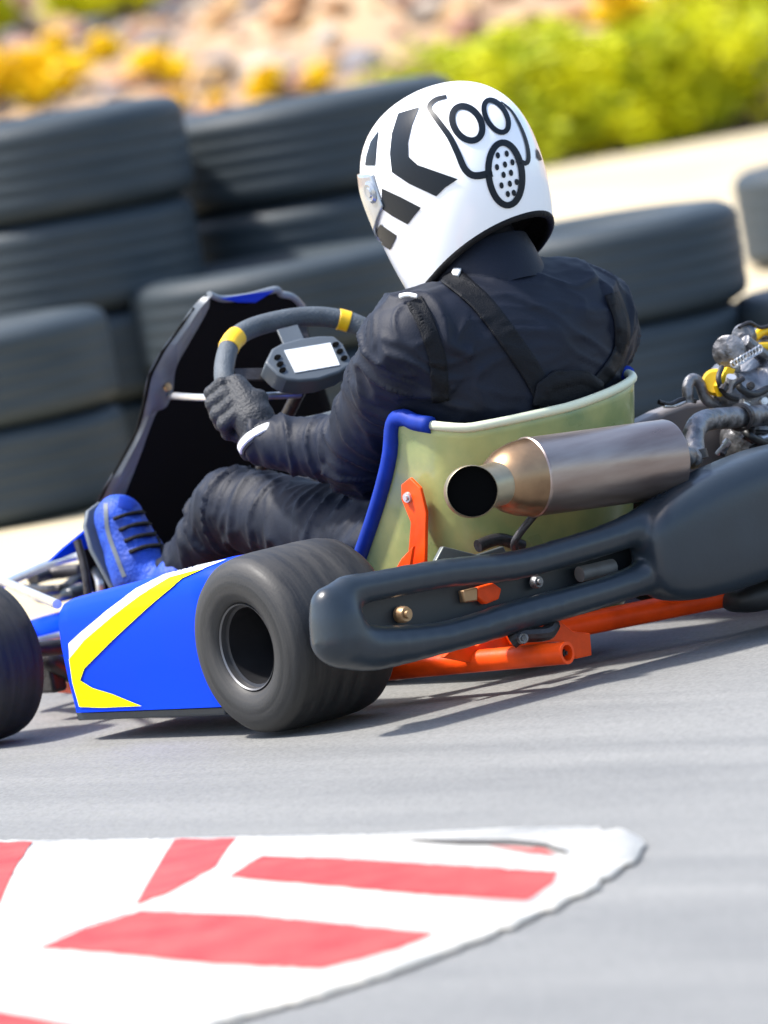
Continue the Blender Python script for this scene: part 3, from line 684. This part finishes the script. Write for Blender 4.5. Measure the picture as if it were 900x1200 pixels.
# ---- muffler
mc0 = P(600, 562, 1, -.235); mc1 = P(784, 537, 1, -.26)
ax_ = (mc1-mc0).normalized(); L_ = (mc1-mc0).length; r_ = .0615
mf = bpy.data.objects.new('muffler', None); col.objects.link(mf); mf.parent = kart
mb = MB(); lathe(mb, [(r_*.99, .03), (r_+.0012, .032), (r_+.0012, .036), (r_, .038), (r_, L_-.006), (r_*.98, L_-.002), (r_*.5, L_+.012), (0, L_+.014)], mc0, ax_, 56); mb.build('muffler_can', M['muffler'], mf, sharp=40)
mb = MB(); lathe(mb, [(.0, -.046), (.02, -.044), (.036, -.036), (r_*.80, -.017), (r_*.93, .006), (r_*.97, .022), (r_*.99, .03)], mc0, ax_, 56); mb.build('muffler_end_cap', M['burnt'], mf, sharp=60)
tip0 = mc0+ax_*.0; tip1 = P(552, 576, 1, -.272); td = (tip1-tip0).normalized(); lt = (tip1-tip0).length
fd = Vector((-.50, -.86, .06)).normalized()
mb = MB(); ptsx = [tip0+ax_*.01, tip0.lerp(tip1-fd*.02, .5), tip1-fd*.022]; tube(mb, ptsx, [.036, .034, .033], 40); lathe(mb, [(0, -.056), (.018, -.054), (.030, -.046), (.038, -.032), (.0405, -.012), (.0405, .014)], tip1, fd, 40)
lathe(mb, [(.0405, 0), (.0400, .002), (.0392, .0025), (.0384, .0005), (.0384, -.006)], tip1+fd*.014, fd, 40); mb.build('muffler_outlet', M['outlet'], mf, sharp=60)
mb = MB(); lathe(mb, [(.0383, .0005), (.037, -.006), (0, -.007)], tip1+fd*.014, fd, 40); mb.build('outlet_inside', M['soot'], mf)
tb('muffler_bracket', [mc0+ax_*.05+Vector((0, .01, -.05)), P(603, 635, 1, -.2), P(612, 655, 1, -.18)], .006, M['dsteel'])
tb('exhaust_pipe', [mc1, mc1+ax_*.022+Vector((0, 0, .0)), P(812, 535, 1, -.22), P(813, 508, 1, -.2), P(824, 494, 1, -.18), P(850, 490, 1, -.14), P(905, 486, 1, -.06)], .0175, M['steel'], seg=20)
for c in ((P(813, 534, 1, -.218), (0.0, .1, 1)), (P(868, 489, 1, -.12), (1, .6, 0))):
    mb = MB(); lathe(mb, [(.018, -.008), (.0225, -.007), (.0225, .007), (.018, .008)], c[0], c[1], 24); mb.build('exhaust_clamp', M['dsteel'], kart)
# ---- engine and things round it
eng = bpy.data.objects.new('engine', None); col.objects.link(eng); eng.parent = kart
def EP(px, py, y=-.02): return P(px, py, 1, y)
def engf(X, Y, Z):
    c = EP(905, 475, .06); f = ell(X, Y, Z, c, (.10, .12, .095), p=2.6)
    for a, b, r0, r1 in [(EP(865, 470), EP(905, 455), .035, .05), (EP(880, 515, .02), EP(925, 520, .02), .05, .06), (EP(852, 462, -.02), EP(862, 452, -.02), .024, .026), (EP(895, 440, 0), EP(930, 430, 0), .03, .04)]:
        f = smin(f, cap(X, Y, Z, a, b, r0, r1), .012)
    return f
nets_obj('engine_case', engf, (.22, -.14, .1), (.62, .30, .55), .006, M['steel'], eng, disp=lambda c, n: .003*noise.noise(c*40), relax=1)
mb = MB()
c = EP(925, 470, 0)
for k in range(7): lathe(mb, [(0, 0), (.075, 0), (.075, .004), (0, .004)], c+Vector((.06, .05, .03+.014*k)), (0, 0, 1), 24)
mb.build('cooling_fins', M['steel'], eng)
mb = MB(); lathe(mb, [(0, -.012), (.020, -.012), (.026, -.008), (.027, .008), (.018, .012), (0, .012)], EP(855, 412), (-.85, -.6, .1), 28); mb.build('throttle_pulley', M['steel'], eng)
mb = MB(); lathe(mb, [(0, -.010), (.017, -.010), (.021, .0), (.017, .012), (0, .012)], EP(872, 394, .01), (-.85, -.6, .1), 24)
tube(mb, [EP(855, 412), EP(872, 394, .01)], .010, 10); tube(mb, [EP(858, 425), EP(862, 448)], .012, 10); tube(mb, [EP(872, 400), EP(905, 425)], .012, 10)
mb.build('carburettor', M['steel'], eng)
tb('throttle_lever', [EP(880, 408), EP(895, 406), EP(915, 406)], .007, M['gold'], parent=eng)
tb('fuel_hose', [EP(884, 396, .01), EP(895, 388, .01), EP(915, 390, .02)], .008, M['gold'], parent=eng)
mb = MB(); lathe(mb, [(0, -.008), (.017, -.008), (.022, 0), (.017, .008), (0, .008)], EP(838, 448), (-.7, -.7, .1), 24); mb.build('cap', M['gold'], eng)
mb = MB(); prism(mb, [EP(*p, -.03) for p in [(835, 452), (848, 430), (858, 433), (846, 462), (840, 466)]], (0, -.01, 0)); mb.build('yellow_tab', M['gold'], eng, bevel=.002)
tb('engine_bracket', [EP(807, 472), EP(806, 452), EP(812, 444), EP(820, 450), EP(828, 468), EP(845, 478)], .009, M['steel'], parent=eng)
tb('cable', [EP(772, 471), EP(785, 474), EP(800, 468), EP(815, 470)], .004, M['dsteel'], parent=eng)
tb('cable', [EP(778, 476), EP(792, 475), EP(804, 470)], .0035, M['chrome'], parent=eng)
tb('exhaust_flange', [EP(868, 472, -.06), EP(880, 482, -.06), EP(890, 496, -.06)], .008, M['chrome'], parent=eng)
for i, (a, b) in enumerate([(880, 452), (896, 470), (872, 500), (893, 515), (888, 538), (862, 480)]): bolt('bolt', EP(a, b, -.07), (-.5, -.8, .1), .007, M['chrome'] if i % 2 else M['dsteel'], eng)
tb('fuel_hose', [EP(900, 520, -.08), EP(880, 512, -.09), EP(872, 500, -.07), EP(878, 486, -.06)], .007, M['rubber'], parent=eng)
random.seed(11)
for k in range(16):      # small fittings, clips and hose ends on the engine side
    a, b_ = random.uniform(845, 900), random.uniform(425, 528); q = EP(a, b_, -.075+random.uniform(-.01, .02))
    mb = MB(); ax5 = (random.uniform(-1, 1), random.uniform(-1, .2), random.uniform(-1, 1)); l5 = random.uniform(.008, .02); r5 = random.uniform(.003, .007)
    lathe(mb, [(0, -l5), (r5, -l5), (r5, l5*.3), (r5*1.5, l5*.4), (r5*1.5, l5), (0, l5)], q, ax5, 10); mb.build('fitting', M['dsteel'] if k % 3 else M['chrome'], eng)
tb('fuel_hose', [EP(862, 440, -.05), EP(868, 455, -.07), EP(884, 462, -.07), EP(905, 452, -.05)], .006, M['rubber'], parent=eng)
tb('fuel_hose', [EP(846, 430, -.04), EP(842, 445, -.05), EP(850, 462, -.05), EP(864, 468, -.05)], .0045, M['rubber'], parent=eng)
tb('cable', [EP(866, 384, .0), EP(878, 378, .0), EP(892, 384, .0), EP(912, 378, .0)], .003, M['dsteel'], parent=eng)
sp_ = [EP(858+34*t, 428-20*t, -.05)+Vector((.006*math.cos(t*60), 0, .006*math.sin(t*60))) for t in [i/70 for i in range(71)]]
mb = MB(); tube(mb, sp_, .0014, 6); mb.build('return_spring', M['chrome'], eng)
# taupe plate between seat and engine
gm = mat('taupe_colour', (.17, .155, .15), .5, var=.15, vscale=6)
gb = MB(); gp = [(738, 502), (752, 494), (780, 480), (805, 471), (835, 468), (870, 480), (905, 520), (905, 580), (760, 580), (735, 540)]
prism(gb, [P(a, b, 1, .08) for a, b in gp], (0, .05, 0)); gb.build('taupe_plate', gm, kart, bevel=.01)
tb('plate_handle', [P(728, 506, 1, .03), P(742, 502, 1, .03), P(758, 507, 1, .03)], .006, M['rubber'])
mb = MB(); prism(mb, [P(*p, 1, .06) for p in ellipse(796, 518, 8, 5, -10, 8)], (0, -.002, 0)); mb.build('pink_tag', M['pink'], kart)
# ---- rear bumper
BY = -.285
def BP(px, py, y=BY): return P(px, py, 1, y)
def bumperf(X, Y, Z):
    up = [(404, 693, .0235), (438, 687, .0225), (520, 672, .0225), (600, 663, .0225), (665, 646, .0225), (722, 628, .0245), (775, 604, .028), (815, 590, .034)]
    lo = [(405, 753, .0385), (440, 759, .034), (520, 747, .0245), (600, 724, .0250), (665, 706, .0240), (722, 689, .0235), (775, 668, .027), (815, 652, .03)]
    f = None
    for ch in (up, lo):
        pts = spline([Vector((*BP(a[0], a[1]),)) for a in ch], 4); rs = [v.x for v in spline([Vector((a[2], 0, 0)) for a in ch], 4)]
        for a, b, ra, rb in zip(pts[:-1], pts[1:], rs[:-1], rs[1:]):
            g_ = cap(X, Y, Z, a, b, ra, rb); f = g_ if f is None else smin(f, g_, .004)
    f = smin(f, cap(X, Y, Z, BP(385, 708), BP(393, 748), .0275, .039), .018)
    f = smin(f, cap(X, Y, Z, BP(396, 725), BP(404, 725)+Vector((.03, .06, 0)), .036, .03), .02)
    g_ = ell(X, Y, Z-.10*np.clip(X+.02, -1, .16), (.23, BY-.012, .168), (.348, .070, .100), p=3.8)
    f = smin(f, g_, .006)
    for z_ in (.2, .12): f = smin(f, cap(X, Y, Z, (.45, BY, z_), (.66, BY, .165+(z_-.165)*.5), .04, .038), .02)
    return f
bump = nets_obj('rear_bumper', bumperf, (-.84, -.42, .02), (.76, -.15, .34), .0055, M['bumper'], kart, relax=5)
mb = MB(); prism(mb, [BP(*p, -.235) for p in [(412, 716), (450, 695), (790, 620), (795, 674), (640, 706), (480, 748), (425, 746)]], (0, .008, 0)); mb.build('bumper_backplate', mat('backplate', (.02, .025, .03), .45), bump)
bolt('bumper_bolt', BP(474, 720, -.25), (0, -1, 0), .013, M['burnt'], bump, .012)
bolt('bumper_bolt', BP(630, 682, -.25), (0, -1, 0), .010, M['steel'], bump, .008)
mb = MB(); prism(mb, [BP(*p, -.250) for p in [(560, 688), (578, 683), (588, 690), (585, 702), (570, 708), (560, 700)]], (0, .014, 0)); mb.build('orange_mount', M['orange'], bump, bevel=.002)
mb = MB(); prism(mb, [BP(*p, -.250) for p in [(543, 692), (560, 688), (560, 704), (545, 706)]], (0, .014, 0)); mb.build('mount_spacer', M['burnt'], bump, bevel=.002)
mb = MB(); tube(mb, [BP(679, 673, -.258), BP(718, 664, -.258)], .0125, 14); mb.build('bumper_lug', mat('grey_lug', (.13, .13, .125), .5, var=.3, vscale=30), bump)
nets_obj('bumper_foot', lambda X, Y, Z: ell(X, Y, Z, P(900, 694, 1, -.24), (.085, .05, .026), p=2.6), (-.1, -.32, .0), (.32, -.16, .16), .007, M['rubber'], bump)
# misc underneath: dark engine tray and hoses seen between bumper and ground
tb('brake_line', [P(560, 640, 1, -.1), P(585, 632, 1, -.1), P(612, 640, 1, -.1)], .01, M['dsteel'])
plate('seat_bracket', [(505, 668), (520, 640), (560, 650), (590, 640), (600, 660), (520, 680)], 1, -.13, (0, .01, 0), mat('grey_bracket', (.12, .13, .12), .4, metal=.5))

# ================================================================== PERSON
def hump(c, p, r): return math.exp(-((c-Vector(p)).length/r)**2)
SHL = Vector((-.255, .005, .535)); ELL = P(424, 530, 0, -.222); WRL = P(311, 518, 1, .385)
SHR = Vector((.104, .005, .508)); ELR = Vector((.20, .22, .37)); WRR = Vector((.075, .44, .46))
HPL = Vector((-.18, .13, .19)); KNL = P(272, 594, 0, -.215); ANL = Vector((-.222, .81, .16))
HPR = Vector((.0, .13, .19)); KNR = Vector((.07, .60, .33)); ANR = Vector((-.015, .91, .15))
def bodyf(X, Y, Z):
    f = ell(X, Y, Z, (-.09, .085, .18), (.148, .12, .12), p=2.4)
    f = smin(f, ell(X, Y, Z, (-.088, .020, .36), (.150, .108, .20), p=2.3), .05)
    f = smin(f, ell(X, Y, Z, (-.078, .005, .475), (.208, .125, .135), p=2.3), .05)
    f = smin(f, cap(X, Y, Z, (-.20, -.005, .545), (.045, -.005, .545), .075, .075), .05)
    f = smin(f, cap(X, Y, Z, (-.075, .01, .56), (-.055, .055, .66), .085, .062), .04)
    f = smin(f, ell(X, Y, Z, (-.05, .085, .75), (.075, .09, .11)), .02)
    for s, e, w_, rs in ((SHL, ELL, WRL, (.082, .064, .056, .040)), (SHR, ELR, WRR, (.076, .064, .056, .040))):
        f = smin(f, cap(X, Y, Z, s, e, rs[0], rs[1]), .035)
        f = smin(f, cap(X, Y, Z, e, w_, rs[1]-.004, rs[3]), .02)
    for h_, k, a in ((HPL, KNL, ANL), (HPR, KNR, ANR)):
        f = smin(f, cap(X, Y, Z, h_, k, .088, .062), .035)
        f = smin(f, cap(X, Y, Z, k, a, .060, .045), .02)
    return f
LIMBS = [(SHL, ELL, .11), (ELL, WRL, .09), (SHR, ELR, .11), (ELR, WRR, .09), (HPL, KNL, .13), (KNL, ANL, .09), (HPR, KNR, .13), (KNR, ANR, .09)]
def folds(c, n):
    # cloth creases: thin ridges that run round the limbs and across the back
    best, bd = None, 1
    for a, b_, rad in LIMBS:
        ax = b_-a; t = max(0, min(1, (c-a).dot(ax)/ax.length_squared)); q = (c-a-ax*t).length/rad
        if q < bd: bd, best = q, (a, ax.normalized(), t)
    wp = c+.022*noise.noise_vector(c*9)
    if best:
        a, ax, t = best; al = (wp-a).dot(ax); rest = wp-ax*al; v = Vector((rest.x*7, rest.y*7, rest.z*7))+ax*(al*24); k = 1+.6*abs(t-.5)*2
    else:
        v = Vector((wp.x*8, wp.y*8, wp.z*20+wp.x*5)); k = .75
    r1 = noise.noise(v+Vector((5, 2, 1))); r2 = noise.noise(v*1.9+Vector((1, 9, 4)))
    d = .0052*k*max(0, 1-abs(r1)*4.2)**1.3+.0022*k*max(0, 1-abs(r2)*4)**1.2-.0016
    for p, ax2, am, fr, rad in ((ELL, (WRL-ELL), .0042, 100, .09), (WRL, (WRL-ELL), .0036, 150, .06), (ELR, (WRR-ELR), .004, 95, .10), (KNL, (HPL-KNL), .0025, 90, .09), (SHL, Vector((.6, .2, -1)), .003, 80, .10)):
        l = (c-p).length
        if l < rad*1.6: d += am*(.4+max(0, noise.noise(c*16)))*math.sin(((c-p).dot(ax2.normalized())+.02*noise.noise(c*18))*fr)*math.exp(-(l/rad)**2)
    return d
person = nets_obj('person', bodyf, (-.46, -.22, .03), (.34, 1.06, .90), .005, M['suit'], None, disp=folds, relax=2)
tag(person, 'person in dark racing suit and white helmet gripping the steering wheel of the go kart', 'person')
pbv = bvh_of([person])
# gloves
def glove(wr, grip, gdir, palm_off, nm='glove'):
    """fingers wrap round the rim; wr wrist, grip a point on the rim, gdir rim direction"""
    gdir = gdir.normalized(); k = palm_off.normalized(); R_ = .0165
    side = gdir.cross(k).normalized()       # across the rim
    if side.dot(wr-grip) > 0: side = -side   # away from the wrist
    palm = grip+k*.026-side*.018
    def f(X, Y, Z):
        g_ = cap(X, Y, Z, wr, wr.lerp(palm, .45), .034, .031)
        for t in (-.024, 0, .024): g_ = smin(g_, cap(X, Y, Z, wr.lerp(palm, .5), palm+gdir*t, .026, .017), .016)
        for i, t in enumerate((-.036, -.0125, .0115, .034)):
            r0 = (.0120, .0128, .0125, .0108)[i]; ln = (.94, 1.05, 1, .85)[i]
            c0 = grip+gdir*t
            pts = [palm+gdir*t*.9, c0+k*.029+side*.004, c0+side*.029*ln+k*.014, c0+side*.024*ln-k*.018, c0-side*.006-k*.030*ln]
            h_ = None
            for a, b in zip(pts[:-1], pts[1:]):
                q_ = cap(X, Y, Z, a, b, r0, r0*.93); h_ = q_ if h_ is None else smin(h_, q_, .003)
            g_ = smin(g_, h_, .002)
        tb_ = [palm-gdir*.022-side*.02, grip+gdir*.05*-1-side*.018+k*.012, grip-gdir*.052-side*.008-k*.014, grip-gdir*.045+side*.01-k*.026]
        for a, b, r0 in zip(tb_[:-1], tb_[1:], (.017, .014, .0125)): g_ = smin(g_, cap(X, Y, Z, a, b, r0, r0*.9), .006)
        return g_
    lo = [min(a, b)-.09 for a, b in zip(wr, grip)]; hi = [max(a, b)+.09 for a, b in zip(wr, grip)]
    o = nets_obj(nm, f, lo, hi, .0032, M['glove'], person, disp=lambda c, n: .0012*noise.noise(c*60), relax=1)
    mb = MB(); d = (palm-wr).normalized(); q = wr.lerp(palm, .06); lathe(mb, [(.036, -.012), (.0415, -.011), (.043, 0), (.040, .012), (.034, .013)], q, d, 28); mb.build('cuff', M['glove'], o)
    mb = MB(); lathe(mb, [(.0425, -.007), (.0450, -.005), (.0450, .005), (.0425, .007)], q+d*.0, d, 28); mb.build('cuff_piping', M['piping'], o)
    return o
gi = min(range(len(rp)), key=lambda i: (rp[i]-W(268, 474)).length)
gl = glove(WRL, rp[gi]+Vector((0, 0, -.004)), rp[(gi+3) % len(rp)]-rp[gi-3], WN*1.0+Vector((-.45, 0, -.1)))
gi2 = min(range(len(rp)), key=lambda i: (rp[i]-W(446, 440)).length)
glove(WRR, rp[gi2], rp[(gi2-3)]-rp[(gi2+3) % len(rp)], WN*1.0+Vector((.45, 0, -.1)))
# boots
def boot(heel, toe, nm='boot'):
    ax = (toe-heel); 
    sd_ = Vector((1, 0, 0)); up_ = ax.cross(sd_).normalized()
    if up_.y > 0: up_ = -up_
    def f(X, Y, Z):
        g_ = cap(X, Y, Z, heel+up_*.045, heel+ax*.55+up_*.036, .046, .046)
        g_ = smin(g_, cap(X, Y, Z, heel+ax*.5+up_*.034, heel+ax*.88+up_*.032, .050, .042), .02)
        g_ = smin(g_, cap(X, Y, Z, heel+ax*.12+up_*.05, heel+up_*.13+ax*.28, .047, .050), .03)
        return np.maximum(g_, -((X-heel.x)*up_.x+(Y-heel.y)*up_.y+(Z-heel.z)*up_.z))
    lo = [min(a, b)-.10 for a, b in zip(heel, toe)]; hi = [max(a, b)+.12 for a, b in zip(heel, toe)]; lo[1] -= .08
    o = nets_obj(nm, f, lo, hi, .0042, M['boot'], person, disp=lambda c, n: .0015*noise.noise(c*45), relax=1)
    mb = MB(); ol_ = []
    for t, w_ in ((-.17, .0), (-.15, .024), (-.06, .040), (.2, .040), (.45, .043), (.75, .052), (.92, .046), (1.02, .028), (1.06, 0)): ol_.append((t, w_))
    poly = [heel+ax*t+sd_*w_ for t, w_ in ol_]+[heel+ax*t-sd_*w_ for t, w_ in reversed(ol_[1:-1])]
    prism(mb, poly, -up_*.010); mb.build('sole', M['bootgrey'], o, bevel=.003)
    mb = MB()
    for k in range(5):
        p_ = heel+ax*(.42+.09*k)+up_*(.082-.012*k*.6-.001); tube(mb, spline([p_-sd_*.026-up_*.010, p_+up_*.001, p_+sd_*.026-up_*.010], 4), .0028, 6)
    mb.build('lace', M['lining'], o); return o
bl = boot(Vector((-.235, .85, .080)), Vector((-.250, .92, .315)))
boot(Vector((-.02, .93, .065)), Vector((-.02, 1.11, .15)))
bb = bvh_of([bl])
for k, (x, y) in enumerate([(150, 604), (157, 617), (163, 630), (169, 643)]): decal('lace', stroke([(x-17, y+5), (x, y-1), (x+18, y-3)], 4.5, 4), bb, M['lining'], bl, .002, 4, .003)
decal('tongue', [[(140, 582), (158, 580), (166, 590), (150, 598), (138, 594)]], bb, M['trimblue'], bl, .001, 4)
decal('boot_panel', stroke([(124, 590), (126, 620), (136, 650), (146, 676)], 5, 4), bb, M['bootgrey'], bl, .001, 4)
decal('boot_panel', stroke([(178, 612), (188, 636), (192, 655)], 5, 4), bb, M['lining'], bl, .001, 4)
tb('pedal', [(-.30, .955, .06), (-.29, .945, .2), (-.28, .965, .27)], .007, M['dsteel'])
tb('pedal', [(-.02, 1.12, .06), (-.02, 1.13, .14), (-.02, 1.15, .2)], .007, M['dsteel'])
# helmet
HC = P(531, 207, 1, .075)
hy = R(3); hp = R(14); hr_ = R(-4)
HM = Matrix.Rotation(-hy, 3, 'Z')@Matrix.Rotation(-hp, 3, 'X')@Matrix.Rotation(hr_, 3, 'Y')
def hel(azm, z, grow=0):
    """azm measured from the front, z -.14 .. .145"""
    if z >= 0: s = max(0, 1-(z/.146)**2.35)**(1/2.25)
    else: s = 1-(.10-.05*math.cos(azm))*(-z/.14)**2.2
    a, b = .126*s+grow, .160*s+grow
    c, sn = math.cos(azm), math.sin(azm); e = 2/2.2
    x = a*math.copysign(abs(sn)**e, sn); y = b*math.copysign(abs(c)**e, c)
    if z < 0 and y > 0: y *= 1-.03*(-z/.14)**2
    if z < 0 and y < 0: y *= 1-.14*(-z/.14)**2
    if y > 0: y *= 1.04
    else: x *= 1+.0*y
    return Vector((x, y, z+(grow if z > .12 else 0)))
def hcut(azm): return -.147-.036*math.cos(azm)
def helmet_shell(grow, zmax=.146, close=True):
    na, nz = 96, 40; V = []; F = []
    for j in range(nz+1):
        for i in range(na):
            t = 2*math.pi*i/na; zb = hcut(t); u_ = j/nz; u_ = 1-(1-u_)**1.7 if u_ > 0 else 0
            z = zb+(zmax*.9995-zb)*u_; V.append(HC+HM@hel(t, z, grow))
    for j in range(nz):
        for i in range(na): a = j*na+i; b = j*na+(i+1) % na; F.append((a, b, b+na, a+na))
    F.append(tuple(nz*na+i for i in range(na))); return V, F
V, F = helmet_shell(0); mb = MB(); mb.add(V, F); helmet = mb.build('helmet', M['white'], person, sharp=0)
hbv = bvh_of([helmet])
rimp = [HC+HM@hel(2*math.pi*i/80, hcut(2*math.pi*i/80)+.001, -.0045) for i in range(80)]
mb = MB(); tube(mb, rimp, .0062, 10, closed=True); mb.build('helmet_edge', M['lining'], helmet, sharp=0)
V = []; F = []
for i in range(80):
    t = 2*math.pi*i/80; V += [HC+HM@hel(t, hcut(t), -.004), HC+HM@(hel(t, hcut(t)+.035, -.020)), HC+HM@(Vector((hel(t, 0).x*.45, hel(t, 0).y*.45, hcut(t)+.045)))]
for i in range(80):
    a = i*3; b = ((i+1) % 80)*3; F += [(a, a+1, b+1, b), (a+1, a+2, b+2, b+1)]
mb = MB(); mb.add(V, F); mb.build('helmet_padding', M['lining'], helmet)
# visor
V = []; F = []; na, nz = 50, 14
for j in range(nz+1):
    for i in range(na+1):
        t = -R(82)+R(164)*i/na; k = abs(t)/R(82); z0 = -.050+.040*k**2.5; z1 = .070-.026*k**2.5; V.append(HC+HM@hel(t, z0+(z1-z0)*j/nz, .0045))
for j in range(nz):
    for i in range(na): a = j*(na+1)+i; F.append((a, a+1, a+na+2, a+na+1))
mb = MB(); mb.add(V, F); vz = mb.build('visor', M['visor'], helmet, sharp=0); q = vz.modifiers.new('s', 'SOLIDIFY'); q.thickness = .003
for sx in (-1, 1):
    c = hel(-sx*R(-76), .020, .006); 
    mb = MB(); ax3 = HM@Vector((sx*(1), .18, 0)); lathe(mb, [(0, .004), (.007, .004), (.009, .002), (.014, .003), (.018, .0), (.019, -.006)], HC+HM@Vector((sx*abs(c.x), c.y, c.z)), ax3, 28); mb.build('visor_hinge', M['visor'], helmet, sharp=30)
def hd(name, polys, m=M['black'], off=.0016, step=3): return decal(name, polys, hbv, m, helmet, off, step)
def cr1(x, y): return (380+x/3, 70+y/3)
def C(L): return [cr1(*p) for p in L]
hd('stripe', [C([(335, 168), (262, 190), (240, 260), (233, 330), (240, 395), (300, 435), (395, 480), (425, 450), (470, 420), (420, 402), (330, 370), (297, 340), (296, 290), (310, 230)])])
hd('stripe', [C([(193, 250), (165, 290), (150, 340), (146, 372), (180, 372), (186, 300)])])
hd('stripe', [C([(205, 452), (270, 482), (342, 520), (318, 548), (295, 578), (240, 548), (204, 522)])])
hd('stripe', [C([(200, 578), (258, 618), (234, 668), (172, 628), (188, 596)])])
hd('stripe', [C([(170, 665), (212, 702), (208, 726), (180, 700)])])
hd('emblem_line', stroke(C([(430, 132), (392, 142), (370, 170), (400, 215), (440, 270), (470, 330), (495, 385), (530, 408), (590, 398)]), (4.5, 9), 4))
hd('emblem_line', stroke(C([(620, 150), (655, 180), (685, 230), (708, 290), (716, 345), (705, 365), (675, 352)]), (1.6, 6.5), 4))
def ring(cx, cy, a, b, rot, wd): return stroke(C(ellipse(cx, cy, a, b, rot, 16)), wd, 3, True)
hd('emblem_ring', ring(502, 225, 46, 65, -33, 7.5)); hd('emblem_ring', ring(603, 200, 34, 62, -30, 6))
hd('emblem_ring', ring(635, 402, 58, 110, -6, 7.6))
dots = [(609, 337), (640, 331), (606, 378), (634, 369), (660, 361), (629, 405), (655, 398), (622, 442), (651, 436), (675, 430), (644, 472), (665, 468)]
hd('emblem_dot', [C(ellipse(x, y, 7.5, 11.5, -8, 10)) for x, y in dots], step=6)
hd('stripe', [C([(742, 312), (752, 325), (763, 352), (756, 356), (744, 345)])])
# collar, harness and seams laid over the suit
def on_suit(name, polys, m, off=.0022, thick=.0014, step=5): return decal(name, polys, pbv, m, person, off, step, thick)
on_suit('harness_strap', stroke([(524, 322), (560, 352), (592, 392), (622, 436), (640, 470)], 24, 5), M['suit2'])
on_suit('harness_strap', stroke([(716, 344), (728, 380), (724, 415), (702, 446), (676, 470)], 16, 5), M['suit2'])
on_suit('harness_strap', stroke([(486, 352), (500, 382), (512, 420), (516, 470)], 20, 5), M['suit2'])
on_suit('collar_piping', stroke([(535, 326), (538, 318), (546, 311)], 7, 4), M['piping'], .004, .004)
on_suit('shoulder_clip', stroke([(470, 352), (480, 350), (490, 352)], 5, 4), M['piping'], .008, .004)
on_suit('back_protector', [[(622, 474), (627, 450), (648, 434), (684, 434), (702, 450), (700, 466), (660, 480)]], M['suit2'], .003, .006)
def collar():
    mb = MB(); c0 = Vector((-.072, .02, .615)); lathe(mb, [(.092, -.035), (.090, -.01), (.086, .02), (.081, .045), (.072, .044)], c0, (.02, .32, 1), 40); o = mb.build('collar', M['suit'], person); return o
collar()
